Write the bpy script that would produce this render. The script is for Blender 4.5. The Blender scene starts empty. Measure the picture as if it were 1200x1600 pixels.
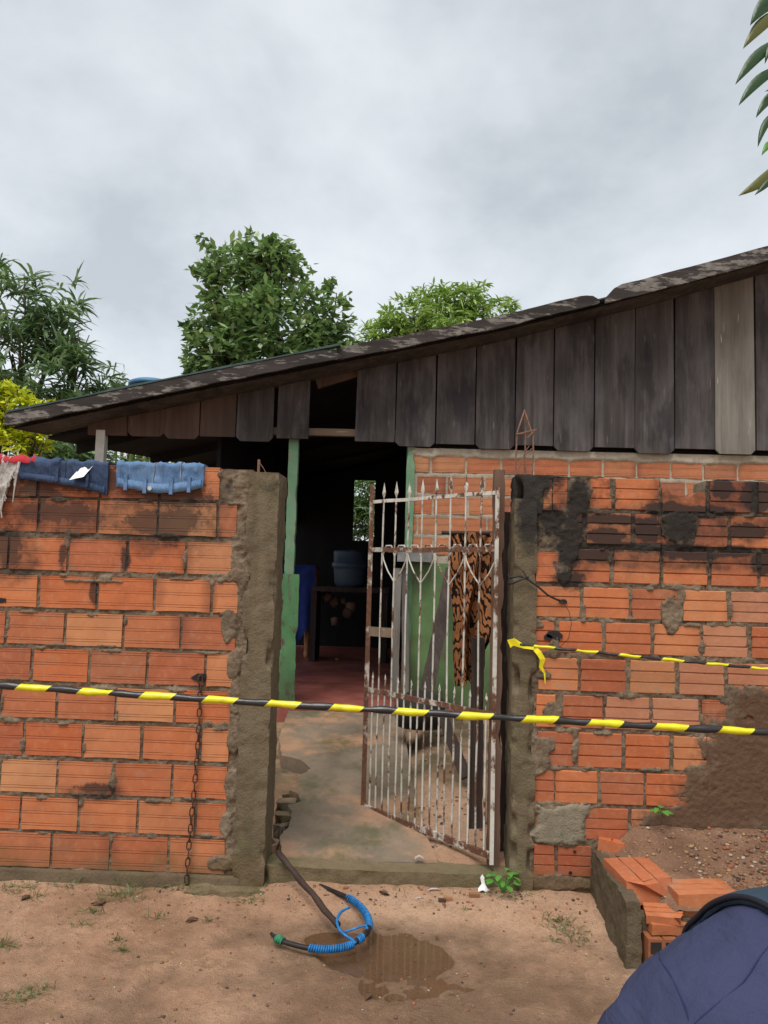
import bpy, math, random
import numpy as np
from mathutils import Vector, Matrix
random.seed(7); np.random.seed(7)
R = math.radians
sc = bpy.context.scene
COL = sc.collection
# ------------------------------------------------------------------ camera
YAW, PITCH, ROLL = R(-1.6), R(4.5), R(1.6)
CAM = np.array([0.0, -3.16, 1.27])
F0 = np.array([math.sin(YAW)*math.cos(PITCH), math.cos(YAW)*math.cos(PITCH), math.sin(PITCH)])
R0 = np.array([math.cos(YAW), -math.sin(YAW), 0.0])
U0 = np.cross(R0, F0)
RR = math.cos(ROLL)*R0 + math.sin(ROLL)*U0
UU = -math.sin(ROLL)*R0 + math.cos(ROLL)*U0
cam = bpy.data.cameras.new('camera'); camo = bpy.data.objects.new('camera', cam); COL.objects.link(camo)
m = Matrix(((RR[0], UU[0], -F0[0], CAM[0]), (RR[1], UU[1], -F0[1], CAM[1]), (RR[2], UU[2], -F0[2], CAM[2]), (0, 0, 0, 1)))
camo.matrix_world = m
cam.sensor_fit = 'VERTICAL'; cam.sensor_height = 24; cam.lens = 18; cam.clip_start = 0.05; cam.clip_end = 2000
sc.camera = camo
# ------------------------------------------------------------------ world, sun, exposure
world = bpy.data.worlds.new('World'); sc.world = world; world.use_nodes = True
nt = world.node_tree; nt.nodes.clear()
def wn(t, **k):
    n = nt.nodes.new(t)
    for a, b in k.items(): setattr(n, a, b)
    return n
SUN_EL, SUN_AZ = R(62), R(200)      # sun behind the photographer, a little to the left
sky = wn('ShaderNodeTexSky'); sky.sky_type = 'NISHITA'; sky.sun_disc = False; sky.sun_elevation = SUN_EL; sky.sun_rotation = SUN_AZ
tc = wn('ShaderNodeTexCoord')
mp = wn('ShaderNodeMapping'); mp.inputs['Scale'].default_value = (1.0, 1.0, 1.35); mp.inputs['Location'].default_value = (2.3, .7, .15)
nt.links.new(tc.outputs['Generated'], mp.inputs['Vector'])
n1 = wn('ShaderNodeTexNoise'); n1.inputs['Scale'].default_value = 2.9; n1.inputs['Detail'].default_value = 6; n1.inputs['Roughness'].default_value = .55; n1.inputs['Distortion'].default_value = .1
nt.links.new(mp.outputs[0], n1.inputs['Vector'])
cr = wn('ShaderNodeValToRGB')
e = cr.color_ramp.elements; e[0].position = .36; e[0].color = (.415, .45, .485, 1); e[1].position = .66; e[1].color = (.625, .66, .69, 1)
x = e.new(.5); x.color = (.525, .56, .595, 1)
nt.links.new(n1.outputs['Fac'], cr.inputs['Fac'])
sx = wn('ShaderNodeSeparateXYZ'); nt.links.new(tc.outputs['Generated'], sx.inputs[0])
mr = wn('ShaderNodeMapRange'); mr.inputs[1].default_value = 0.0; mr.inputs[2].default_value = .55; mr.inputs[3].default_value = 1.12; mr.inputs[4].default_value = .90
nt.links.new(sx.outputs['Z'], mr.inputs[0])
vm = wn('ShaderNodeVectorMath', operation='SCALE'); nt.links.new(cr.outputs[0], vm.inputs[0]); nt.links.new(mr.outputs[0], vm.inputs['Scale'])
bg1 = wn('ShaderNodeBackground'); bg1.inputs['Strength'].default_value = .05; nt.links.new(sky.outputs[0], bg1.inputs['Color'])
bg2 = wn('ShaderNodeBackground'); bg2.inputs['Strength'].default_value = .68; nt.links.new(vm.outputs[0], bg2.inputs['Color'])
mixs = wn('ShaderNodeMixShader'); mixs.inputs[0].default_value = .9
nt.links.new(bg1.outputs[0], mixs.inputs[1]); nt.links.new(bg2.outputs[0], mixs.inputs[2])
wo = wn('ShaderNodeOutputWorld'); nt.links.new(mixs.outputs[0], wo.inputs['Surface'])
sun = bpy.data.lights.new('sun', 'SUN'); sun.energy = 1.5; sun.angle = R(35); sun.color = (1, .97, .92)
suno = bpy.data.objects.new('sun', sun); COL.objects.link(suno)
sd = Vector((math.sin(SUN_AZ)*math.cos(SUN_EL), math.cos(SUN_AZ)*math.cos(SUN_EL), math.sin(SUN_EL)))
suno.rotation_euler = sd.to_track_quat('Z', 'Y').to_euler(); suno.location = (0, -6, 12)
vs = sc.view_settings
sc.display_settings.display_device = 'sRGB'
vs.view_transform = 'Standard'; vs.look = 'None'; vs.exposure = 1.15; vs.gamma = 1; vs.use_curve_mapping = False

# ------------------------------------------------------------------ helpers
def ray(px, py): return F0 + (px-600)/1200*RR - (py-800)/1200*UU
def atY(px, py, Y):
    d = ray(px, py); return CAM + d*((Y-CAM[1])/d[1])
def atZ(px, py, Z):
    d = ray(px, py); return CAM + d*((Z-CAM[2])/d[2])
def atD(px, py, D): return CAM + ray(px, py)*D

def hsh(i, j, s):
    n = (i.astype(np.int64)*374761393 + j.astype(np.int64)*668265263 + s*1274126177) & 0xffffffff
    n = ((n ^ (n >> 13))*1274126177) & 0xffffffff
    return ((n ^ (n >> 16)) & 0xffffff)/float(0xffffff)
def vnoise(x, y, s=0):
    x = np.asarray(x, float); y = np.asarray(y, float)
    i = np.floor(x); j = np.floor(y); fx = x-i; fy = y-j
    fx = fx*fx*(3-2*fx); fy = fy*fy*(3-2*fy)
    a = hsh(i, j, s); b = hsh(i+1, j, s); c = hsh(i, j+1, s); d = hsh(i+1, j+1, s)
    return (a*(1-fx)+b*fx)*(1-fy) + (c*(1-fx)+d*fx)*fy
def fbm(x, y, s=0, o=4, g=.5):
    t = 0; a = 1; w = 0
    for k in range(o):
        t = t + a*vnoise(x*2**k, y*2**k, s+k*17); w += a; a *= g
    return t/w
def sstep(a, b, x):
    t = np.clip((x-a)/(b-a), 0, 1); return t*t*(3-2*t)

class MB:
    def __init__(s): s.v = []; s.f = []
    def add(s, vs, fs):
        o = len(s.v); s.v.extend([tuple(map(float, p)) for p in vs]); s.f.extend([tuple(i+o for i in f) for f in fs])
    def box(s, x0, x1, y0, y1, z0, z1):
        s.add([(x0,y0,z0),(x1,y0,z0),(x1,y1,z0),(x0,y1,z0),(x0,y0,z1),(x1,y0,z1),(x1,y1,z1),(x0,y1,z1)],
              [(0,3,2,1),(4,5,6,7),(0,1,5,4),(1,2,6,5),(2,3,7,6),(3,0,4,7)])
    def prism(s, poly, y0, y1):        # polygon in XZ (counter-clockwise seen from -Y) extruded in Y
        n = len(poly)
        s.add([(p[0], y0, p[1]) for p in poly]+[(p[0], y1, p[1]) for p in poly],
              [tuple(range(n)), tuple(range(2*n-1, n-1, -1))]+[(i, i+n, (i+1) % n+n, (i+1) % n) for i in range(n)])
    def bar(s, a, b, w, t, up=(0, 0, 1)):   # rectangular bar from a to b
        a = Vector(a); b = Vector(b); d = (b-a).normalized(); u = Vector(up)
        if abs(d.dot(u)) > .99: u = Vector((0, 1, 0))
        x = d.cross(u).normalized()*w/2; y = x.cross(d).normalized()*t/2
        p = [a-x-y, a+x-y, a+x+y, a-x+y, b-x-y, b+x-y, b+x+y, b-x+y]
        s.add(p, [(0,1,2,3),(7,6,5,4),(0,4,5,1),(1,5,6,2),(2,6,7,3),(3,7,4,0)])
    def tube(s, pts, r, n=8, cap=True, flat=None):
        pts = [Vector(p) for p in pts]; k = len(pts)
        rs = r if isinstance(r, (list, tuple)) else [r]*k
        vs = []; prev = None
        for i, p in enumerate(pts):
            d = (pts[min(i+1, k-1)]-pts[max(i-1, 0)])
            d = d.normalized() if d.length > 1e-9 else Vector((0, 0, 1))
            if prev is None:
                u = Vector((0, 0, 1)) if abs(d.z) < .9 else Vector((1, 0, 0))
            else: u = prev
            u = (u - d*u.dot(d)).normalized(); w = d.cross(u); prev = u
            for j in range(n):
                a = 2*math.pi*j/n
                vs.append(p + (u*math.cos(a)*(flat or 1) + w*math.sin(a))*rs[i])
        fs = [(i*n+j, i*n+(j+1) % n, (i+1)*n+(j+1) % n, (i+1)*n+j) for i in range(k-1) for j in range(n)]
        if cap: fs += [tuple(range(n-1, -1, -1)), tuple((k-1)*n+j for j in range(n))]
        s.add(vs, fs)
    def lathe(s, prof, c=(0, 0, 0), n=16):
        vs = []; k = len(prof)
        for r, z in prof:
            for j in range(n):
                a = 2*math.pi*j/n; vs.append((c[0]+r*math.cos(a), c[1]+r*math.sin(a), c[2]+z))
        fs = [(i*n+j, i*n+(j+1) % n, (i+1)*n+(j+1) % n, (i+1)*n+j) for i in range(k-1) for j in range(n)]
        fs += [tuple(range(n-1, -1, -1)), tuple((k-1)*n+j for j in range(n))]
        s.add(vs, fs)
    def grid(s, P):                     # P array (nu, nv, 3)
        nu, nv = P.shape[:2]
        s.add(P.reshape(-1, 3), [(i*nv+j, (i+1)*nv+j, (i+1)*nv+j+1, i*nv+j+1) for i in range(nu-1) for j in range(nv-1)])
    def mesh(s, name, mat, smooth=False):
        me = bpy.data.meshes.new(name); me.from_pydata(s.v, [], s.f)
        for q in (mat if isinstance(mat, (list, tuple)) else [mat]): me.materials.append(q)
        if smooth: me.polygons.foreach_set('use_smooth', [True]*len(me.polygons))
        me.update(); return me
    def build(s, name, mat, parent=None, smooth=False): return link(name, s.mesh(name, mat, smooth), parent)
def link(name, me, parent=None):
    o = bpy.data.objects.new(name, me); COL.objects.link(o)
    if parent is not None:
        o.parent = parent; o.matrix_parent_inverse = Matrix.Translation(-WPOS[parent.name]) if parent.name in WPOS else Matrix()
    return o
WPOS = {}
def thing(name, label, cat, loc=(0, 0, 0), group=None):
    o = bpy.data.objects.new(name, None); COL.objects.link(o); o.location = loc; o.empty_display_size = .1
    WPOS[o.name] = Vector(loc)
    return tag(o, label, cat, group)
def tag(o, label, cat, group=None, kind='thing'):
    o['label'] = label; o['category'] = cat; o['kind'] = kind
    if group: o['group'] = group
    return o
def struct(o): o['kind'] = 'structure'; return o
def stuff(o): o['kind'] = 'stuff'; return o

# ------------------------------------------------------------------ node helper
class N:
    def __init__(s, name, rough=.8, spec=.3):
        s.m = bpy.data.materials.new(name); s.m.use_nodes = True; s.t = s.m.node_tree; s.t.nodes.clear()
        s.out = s.t.nodes.new('ShaderNodeOutputMaterial'); s.b = s.t.nodes.new('ShaderNodeBsdfPrincipled')
        s.t.links.new(s.b.outputs[0], s.out.inputs[0]); s.b.inputs['Roughness'].default_value = rough
        s.b.inputs['Specular IOR Level'].default_value = spec; s._c = {}
    def L(s, a, b):
        if isinstance(a, (int, float)): b.default_value = a
        elif isinstance(a, tuple): b.default_value = a if len(a) == len(b.default_value) else a+(1,)
        else: s.t.links.new(a, b)
    def n(s, t, **k):
        q = s.t.nodes.new(t)
        for a, b in k.items(): setattr(q, a, b)
        return q
    def obj(s):
        if 'o' not in s._c: s._c['o'] = s.n('ShaderNodeTexCoord').outputs['Object']
        return s._c['o']
    def pos(s):
        if 'p' not in s._c: s._c['p'] = s.n('ShaderNodeNewGeometry').outputs['Position']
        return s._c['p']
    def rnd(s):
        if 'r' not in s._c: s._c['r'] = s.n('ShaderNodeObjectInfo').outputs['Random']
        return s._c['r']
    def isl(s):
        return s.n('ShaderNodeNewGeometry').outputs['Random Per Island']
    def map(s, v, scale=(1, 1, 1), loc=(0, 0, 0), rot=(0, 0, 0)):
        q = s.n('ShaderNodeMapping'); s.L(v, q.inputs[0]); q.inputs['Scale'].default_value = scale; q.inputs['Location'].default_value = loc; q.inputs['Rotation'].default_value = rot
        return q.outputs[0]
    def noise(s, v, scale, detail=4, rough=.55, dist=0):
        q = s.n('ShaderNodeTexNoise'); s.L(v, q.inputs['Vector']); q.inputs['Scale'].default_value = scale
        q.inputs['Detail'].default_value = detail; q.inputs['Roughness'].default_value = rough; q.inputs['Distortion'].default_value = dist
        return q.outputs['Fac']
    def voro(s, v, scale, feature='F1', out='Distance'):
        q = s.n('ShaderNodeTexVoronoi', feature=feature); s.L(v, q.inputs['Vector']); q.inputs['Scale'].default_value = scale
        return q.outputs[out]
    def ramp(s, f, stops):
        q = s.n('ShaderNodeValToRGB'); s.L(f, q.inputs[0]); e = q.color_ramp.elements
        while len(e) < len(stops): e.new(.5)
        for a, (p, c) in zip(e, stops):
            a.position = p; a.color = (c, c, c, 1) if isinstance(c, (int, float)) else tuple(c)+(1,)
        return q.outputs[0]
    def math(s, op, a, b=0.0, clamp=False):
        q = s.n('ShaderNodeMath', operation=op, use_clamp=clamp); s.L(a, q.inputs[0]); s.L(b, q.inputs[1]); return q.outputs[0]
    def mix(s, f, a, b, mode='MIX'):
        q = s.n('ShaderNodeMix', data_type='RGBA', blend_type=mode); s.L(f, q.inputs[0]); s.L(a, q.inputs[6]); s.L(b, q.inputs[7]); return q.outputs[2]
    def sep(s, v):
        q = s.n('ShaderNodeSeparateXYZ'); s.L(v, q.inputs[0]); return q.outputs
    def rng(s, v, a, b, c=0.0, d=1.0):
        q = s.n('ShaderNodeMapRange'); s.L(v, q.inputs[0])
        for i, w in enumerate((a, b, c, d)): q.inputs[i+1].default_value = w
        return q.outputs[0]
    def blobs(s, bl, nscale=14, amp=.8):
        """union of soft ellipses in XZ (world), edges broken up by noise: 0..1"""
        nz = s.math('MULTIPLY', s.math('SUBTRACT', s.noise(s.pos(), nscale, 5, .65), .5), amp*2)
        tot = None
        for (x, z, rx, rz) in bl:
            a = s.n('ShaderNodeVectorMath', operation='SUBTRACT'); s.L(s.pos(), a.inputs[0]); a.inputs[1].default_value = (x, 0, z)
            b = s.n('ShaderNodeVectorMath', operation='MULTIPLY'); s.L(a.outputs[0], b.inputs[0]); b.inputs[1].default_value = (1/rx, 0, 1/rz)
            c = s.n('ShaderNodeVectorMath', operation='LENGTH'); s.L(b.outputs[0], c.inputs[0])
            d = c.outputs['Value']
            tot = d if tot is None else s.math('MINIMUM', tot, d)
        return s.rng(s.math('ADD', tot, nz), 1.25, .75)
    def bump(s, h, strength=.5, dist=.01, base=None):
        q = s.n('ShaderNodeBump'); q.inputs['Strength'].default_value = strength; q.inputs['Distance'].default_value = dist
        s.L(h, q.inputs['Height'])
        if base is not None: s.L(base, q.inputs['Normal'])
        return q.outputs[0]
    def done(s, col=None, rough=None, nrm=None, metal=None):
        if col is not None: s.L(col, s.b.inputs['Base Color'])
        if rough is not None: s.L(rough, s.b.inputs['Roughness'])
        if nrm is not None: s.L(nrm, s.b.inputs['Normal'])
        if metal is not None: s.b.inputs['Metallic'].default_value = metal
        return s.m
def simple(name, c, rough=.7, var=.25, scale=20, spec=.3, bump=.15, metal=None):
    q = N(name, rough, spec); nz = q.noise(q.obj(), scale, 5)
    a = tuple(v*(1-var) for v in c); b = tuple(min(1, v*(1+var)) for v in c)
    return q.done(q.ramp(nz, [(.3, a), (.7, b)]), None, q.bump(q.noise(q.obj(), scale*6, 3), bump, .004), metal)
def PB(lst, Y=0.0):       # pixel ellipses -> world ellipses on plane Y
    k = 1200/(Y-CAM[1]); o = []
    for (px, py, rx, ry) in lst:
        p = atY(px, py, Y); o.append((p[0], p[2], rx/k, ry/k))
    return o
STAIN_L = PB([(275,775,60,22),(235,815,45,22),(262,832,35,20),(285,812,32,22),(130,748,110,22),(70,800,50,18),(118,800,34,20),(15,855,22,40),(146,925,7,24),(196,870,8,24),(60,765,40,20),(150,1233,32,8),(98,868,6,22)])
STAIN_R = PB([(905,790,22,50),(893,850,26,46),(955,812,60,10),(1010,828,28,22),(945,838,35,16),(1062,822,34,30),(1040,795,40,14),(1130,762,22,24),(1185,775,34,30),(1170,830,40,14),(1000,855,140,9),(930,868,28,13),(1080,865,60,12),(865,812,24,26),(1150,862,40,10),(1100,800,60,12),(830,745,50,40),(828,800,22,60),(890,905,26,16),(1195,880,26,22)])
STAIN_SOFT = PB([(1130,800,120,52),(960,832,70,46),(1060,868,180,24),(900,830,40,80),(30,770,60,60),(110,805,80,40),(20,860,40,46),(250,800,110,60),(150,1240,40,14)])
MUD_R = PB([(1185,1180,80,70),(1170,1240,110,46),(1100,1285,90,28),(1195,1105,48,26)])
EARTH = (.125, .072, .044)
def stains(q, col, rb, strength=.93):
    p = q.sep(q.pos())
    sl = q.blobs(STAIN_L, 30, 1.15)
    sr = q.blobs(STAIN_R, 26, .75)
    s_ = q.math('MAXIMUM', q.math('MULTIPLY', sl, .88), sr)
    # scattered soot on top courses
    hi = q.math('MULTIPLY', q.rng(p[2], 1.05, 1.6), q.rng(q.noise(q.pos(), 9, 6, .7), .52, .66)); hi = q.math('MULTIPLY', hi, .75)
    s_ = q.math('MAXIMUM', s_, hi)
    soft = q.math('MULTIPLY', q.blobs(STAIN_SOFT, 7, .9), q.rng(q.noise(q.pos(), 16, 6, .7), .36, .62, .35, .85))
    s_ = q.math('MAXIMUM', s_, soft)
    front = q.rng(p[1], .6, .5)
    s_ = q.math('MULTIPLY', s_, front)
    col = q.mix(q.math('MULTIPLY', s_, strength), col, (.022, .02, .019))
    # mud splash and green algae near the ground
    mz = q.math('ADD', p[2], q.math('MULTIPLY', q.math('SUBTRACT', q.noise(q.pos(), 7, 5), .5), .22))
    alg = q.math('MULTIPLY', q.rng(mz, .15, .02), front)
    col = q.mix(q.math('MULTIPLY', alg, .75), col, q.ramp(q.noise(q.pos(), 5, 3), [(.4, (.12, .085, .03)), (.6, (.16, .10, .055))]))
    mud = q.math('MULTIPLY', q.blobs(MUD_R, 20, .6), front)
    col = q.mix(q.math('MULTIPLY', mud, rb), col, EARTH)
    return col

def brick_mat(name, grooves, pale=0.0):
    q = N(name, .85, .25); o = q.obj(); p = q.pos()
    base = q.ramp(q.rnd(), [(0, (.47, .125, .045)), (.18, (.54, .185, .072)), (.34, (.36, .098, .046)), (.50, (.57, .225, .095)), (.66, (.48, .135, .050)), (.80, (.56, .265, .12)), (.92, (.30, .085, .045)), (1, (.50, .18, .075))])
    if pale: base = q.mix(pale, base, (.46, .22, .13))
    n1 = q.noise(p, 6, 5, .6); base = q.mix(q.rng(n1, .35, .75, 0, .4), base, (.25, .075, .035))
    n2 = q.noise(p, 40, 4, .7); base = q.mix(q.rng(n2, .5, .8, 0, .35), base, (.58, .30, .17))
    # dull cement wash on patches
    wash = q.rng(q.noise(q.map(p, (1, 1, 1), (5, 0, 3)), 10, 6, .7), .56, .72, 0, .6); base = q.mix(wash, base, (.30, .22, .15))
    # firing marks: darker end of some bricks
    ox = q.sep(o)
    fe = q.math('MULTIPLY', q.rng(q.math('ABSOLUTE', ox[0]), .07, .125), q.rng(q.noise(q.map(p, (1, 1, 1), (9, 2, 1)), 3.5, 2), .5, .64)); base = q.mix(q.math('MULTIPLY', fe, .7), base, (.16, .05, .03))
    h = n2
    if grooves:
        ph = q.math('MULTIPLY', ox[2], 2*math.pi/.0104)
        g = q.math('ABSOLUTE', q.math('SINE', q.math('MULTIPLY', ph, .5)))
        g = q.rng(g, .52, .12)                                   # thin lines
        band = q.rng(q.math('SINE', q.math('ADD', q.math('MULTIPLY', ox[2], 2*math.pi/.052), .9)), -.25, .05)
        brk = q.rng(q.noise(q.map(p, (5, 1, 90)), 1.0, 3), .36, .52, .25, 1)
        g = q.math('MULTIPLY', q.math('MULTIPLY', g, band), brk)
        base = q.mix(q.math('MULTIPLY', g, .80), base, (.11, .030, .015))
        h = q.math('SUBTRACT', q.math('MULTIPLY', n2, .4), g)
    else:
        st = q.noise(q.map(p, (3, 3, 120)), 1.0, 3); base = q.mix(q.rng(st, .55, .75, 0, .3), base, (.28, .07, .03))
    col = stains(q, base, .96)
    return q.done(col, None, q.bump(h, .5, .004))
M = {}
M['brick_striped'] = brick_mat('striped clay', True)
M['brick_ribbed'] = brick_mat('ribbed clay', False)
M['brick_pale'] = brick_mat('weathered pale clay', False, .75)
M['brick_house'] = brick_mat('house clay', True, .25)
def mortar_mat():
    q = N('mortar', .95, .15); p = q.pos()
    c = q.ramp(q.noise(p, 8, 6, .65), [(.3, (.11, .08, .052)), (.5, (.19, .14, .095)), (.7, (.27, .215, .15))])
    c = q.mix(q.rng(q.noise(p, 60, 4, .7), .5, .68, 0, .75), c, (.06, .042, .028))
    c = stains(q, c, .97)
    return q.done(c, None, q.bump(q.noise(p, 70, 5, .7), .7, .01))
M['mortar'] = mortar_mat()
def concrete_mat(name, a, b, moss=.5, wet=0, st=True):
    q = N(name, .85, .25); p = q.pos()
    c = q.ramp(q.noise(p, 3.5, 7, .65), [(.3, a), (.68, b)])
    c = q.mix(q.rng(q.noise(q.map(p, (5, 5, .6)), 4, 4), .5, .7, 0, .35), c, tuple(v*.55 for v in a))
    c = q.mix(q.rng(q.voro(p, 130), .16, .05, 0, .5), c, (.36, .30, .23))
    c = q.mix(q.rng(q.noise(p, 120, 2), .62, .72, 0, .6), c, (.06, .05, .035))
    c = q.mix(q.math('MULTIPLY', q.rng(q.noise(p, 4.5, 6, .7), .5, .66), moss), c, (.085, .09, .035))
    if st: c = stains(q, c, .5)
    return q.done(c, None, q.bump(q.math('ADD', q.noise(p, 30, 6, .7), q.math('MULTIPLY', q.noise(p, 130, 3), .5)), .6, .012))
M['pillar'] = concrete_mat('pillar concrete', (.115, .087, .05), (.175, .135, .085), .35)
M['planter'] = concrete_mat('gritty planter render', (.075, .055, .033), (.13, .097, .06), .5, st=False)
M['mossy'] = concrete_mat('mossy concrete', (.15, .112, .062), (.21, .155, .09), .65, st=False)
M['foot'] = concrete_mat('muddy footing', (.095, .065, .038), (.15, .105, .062), .45, st=False)
def path_mat():
    q = N('worn path concrete', .7, .3); p = q.pos()
    c = q.ramp(q.noise(p, 3.2, 8, .65), [(.28, (.105, .078, .054)), (.5, (.17, .13, .092)), (.7, (.24, .17, .115))])
    c = q.mix(q.rng(q.noise(q.map(p, (1, 1, 1), (3, 1, 0)), 2.6, 5, .6), .47, .60, 0, .85), c, (.36, .20, .115))
    c = q.mix(q.rng(q.noise(q.map(p, (1.5, 1, 1), (7, 4, 0)), 2.2, 6, .7), .52, .64, 0, .7), c, (.08, .08, .034))
    c = q.mix(q.rng(q.noise(p, 90, 3), .6, .72, 0, .5), c, (.07, .05, .035))
    return q.done(c, q.rng(q.noise(p, 3, 3), .4, .6, .45, .85), q.bump(q.noise(p, 35, 6, .7), .4, .01))
M['path'] = path_mat()
def sand_mat():
    q = N('damp reddish sand', .85, .25); p = q.pos()
    c = q.ramp(q.noise(p, 1.6, 8, .62), [(.30, (.29, .158, .09)), (.47, (.50, .29, .178)), (.66, (.60, .385, .252))])
    c = q.mix(q.rng(q.noise(p, 26, 6, .75), .48, .66, 0, .45), c, (.24, .135, .08))
    c = q.mix(q.rng(q.noise(p, 160, 3, .6), .56, .7, 0, .7), c, (.50, .34, .23))
    c = q.mix(q.rng(q.noise(q.map(p, (1, 1, 1), (4, 4, 4)), 210, 2, .6), .62, .7, 0, .8), c, (.085, .05, .035))
    c = q.mix(q.rng(q.noise(q.map(p, (1, 1, 1), (1, 8, 4)), 2.7, 6, .7), .58, .68, 0, .5), c, (.17, .13, .05))
    z = q.sep(p)[2]; y = q.sep(p)[1]
    yard = q.math('MULTIPLY', q.rng(y, .75, 1.25), q.rng(q.noise(p, 4, 6, .7), .36, .58, .25, .9)); c = q.mix(yard, c, (.075, .070, .035))
    wet = q.math('MULTIPLY', q.rng(q.math('ADD', z, q.math('MULTIPLY', q.noise(p, 30, 4), .012)), .008, -.014), q.rng(y, -1.5, -1.3))
    c = q.mix(q.math('MULTIPLY', wet, .75), c, (.125, .078, .045))
    return q.done(c, q.math('SUBTRACT', .85, q.math('MULTIPLY', wet, .35)), q.bump(q.math('ADD', q.noise(p, 60, 5, .7), q.math('MULTIPLY', q.noise(p, 240, 2), .5)), .95, .012))
M['sand'] = sand_mat()
def earth_mat():
    q = N('wet brown earth', .85, .25); p = q.pos()
    c = q.ramp(q.noise(p, 5, 7, .65), [(.3, (.13, .068, .04)), (.55, (.21, .115, .07)), (.72, (.30, .18, .11))])
    c = q.mix(q.rng(q.noise(p, 110, 3), .58, .7, 0, .6), c, (.36, .24, .16))
    return q.done(c, None, q.bump(q.noise(p, 60, 5, .7), .7, .012))
M['earth'] = earth_mat()
def wood(name, a, b, c2, axis=2, rough=.8, grain=1.0, peel=None):
    q = N(name, rough, .3); p = q.pos()
    s = [26, 26, 26]; s[axis] = 1.6
    off = q.n('ShaderNodeVectorMath', operation='ADD'); q.L(p, off.inputs[0])
    cx = q.n('ShaderNodeCombineXYZ'); q.L(q.math('MULTIPLY', q.rnd(), 37.0), cx.inputs[0]); q.L(q.math('MULTIPLY', q.rnd(), 11.0), cx.inputs[2]); q.L(cx.outputs[0], off.inputs[1])
    v = off.outputs[0]
    g = q.noise(q.map(v, tuple(s)), 1.0, 6, .65, .6)
    c = q.ramp(g, [(.25, a), (.5, b), (.78, c2)])
    c = q.mix(q.math('MULTIPLY', q.rng(q.noise(q.map(v, tuple(3 if i != axis else 1.1 for i in range(3))), 1.3, 5), .42, .66), .55), c, tuple(w*.6 for w in a))
    c = q.mix(q.rng(q.rnd(), 0, 1, 0, .35), c, tuple(w*.7 for w in b))
    scr = q.rng(q.noise(q.map(v, tuple(60 if i != axis else 5 for i in range(3)), (3, 3, 3)), 1.0, 2), .70, .76, 0, .5); c = q.mix(scr, c, tuple(min(1, w*2.6) for w in c2))
    if name == 'weathered dark plank':
        bl = q.rng(q.noise(q.map(v, (2.5, 2.5, 1.1)), 1.6, 6, .65), .46, .68, 0, .75); c = q.mix(bl, c, q.mix(g, (.078, .070, .072), (.14, .128, .13)))
        bk = q.rng(q.noise(q.map(p, (2.6, 1, .7), (3, 0, 8)), 1.9, 6, .6), .56, .62, 0, .55)
        stk = q.rng(q.noise(q.map(v, (14, 14, .9)), 1.0, 4, .6), .52, .72, 0, .6); c = q.mix(stk, c, (.15, .13, .12)); c = q.mix(bk, c, (.018, .015, .017))
    h = g
    if peel:
        pm = q.rng(q.noise(q.map(p, (2.2, 2, 9)), 2.2, 7, .7), .52, .57); c = q.mix(pm, c, q.ramp(q.noise(p, 30, 4), [(.35, tuple(w*.62 for w in peel)), (.65, peel)])); h = q.math('ADD', g, pm)
    return q.done(c, None, q.bump(h, .4*grain, .006))
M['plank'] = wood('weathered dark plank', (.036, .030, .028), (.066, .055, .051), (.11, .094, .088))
M['plank_grey'] = wood('bleached grey plank', (.13, .115, .095), (.21, .19, .16), (.29, .26, .225))
M['plank_brown'] = wood('brown plank', (.055, .034, .026), (.105, .066, .05), (.15, .10, .08))
M['shaded_wood'] = wood('shade darkened timber', (.006, .006, .008), (.011, .010, .013), (.018, .017, .019))  # near-black colour carries the shade of the porch and roof underside
M['fascia'] = wood('peeling fascia board', (.022, .017, .016), (.045, .036, .033), (.07, .058, .05), 0, .85, 1.0, (.215, .195, .17))
M['batten'] = wood('pale batten', (.15, .10, .07), (.22, .155, .11), (.28, .21, .16), 0)
M['old_wood'] = wood('dark rough post', (.026, .017, .014), (.05, .033, .027), (.09, .068, .056))
M['grey_jamb'] = wood('grey cracked plank', (.09, .075, .065), (.17, .15, .13), (.24, .22, .19))
M['rust_post'] = wood('reddish brown post', (.11, .06, .04), (.20, .115, .08), (.27, .18, .13))
def paint_green(name, c, chip):
    q = N(name, .6, .35); p = q.pos()
    a = q.ramp(q.noise(p, 6, 6, .6), [(.3, tuple(v*.7 for v in c)), (.65, c)])
    a = q.mix(q.rng(q.noise(q.map(p, (3, 3, 1.2)), 9, 6, .7), .56, .62), a, chip)
    z = q.sep(p)[2]
    a = q.mix(q.math('MULTIPLY', q.rng(z, .75, .3), q.rng(q.noise(p, 4, 5), .35, .6)), a, (.05, .045, .025))
    return q.done(a, None, q.bump(q.noise(p, 40, 5), .3, .006))
M['green_wall'] = paint_green('faded green wall paint', (.13, .225, .085), (.15, .15, .08))
M['green_post'] = paint_green('pale green post paint', (.16, .30, .17), (.22, .2, .15))
M['green_board'] = paint_green('green board paint', (.09, .22, .09), (.10, .06, .045))
def rust(name, a, b, paint=None, amount=.5):
    q = N(name, .75, .4); p = q.pos()
    c = q.ramp(q.noise(p, 45, 5, .7), [(.3, a), (.7, b)]); h = q.noise(p, 70, 4)
    if paint:
        pm = q.rng(q.noise(q.map(p, (1, 1, .6)), 13, 6, .7), amount-.05, amount+.03); c = q.mix(pm, c, q.ramp(q.noise(p, 12, 4), [(.3, tuple(v*.72 for v in paint)), (.6, paint)])); h = q.math('ADD', h, pm)
    return q.done(c, None, q.bump(h, .5, .003))
M['gate'] = rust('rusty white paint', (.075, .03, .015), (.16, .07, .035), (.57, .54, .47), .465)
M['gate_rust'] = rust('rusted frame', (.07, .028, .015), (.17, .075, .04), (.52, .47, .40), .56)
M['rust'] = rust('chain rust', (.035, .016, .010), (.085, .038, .022))
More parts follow.
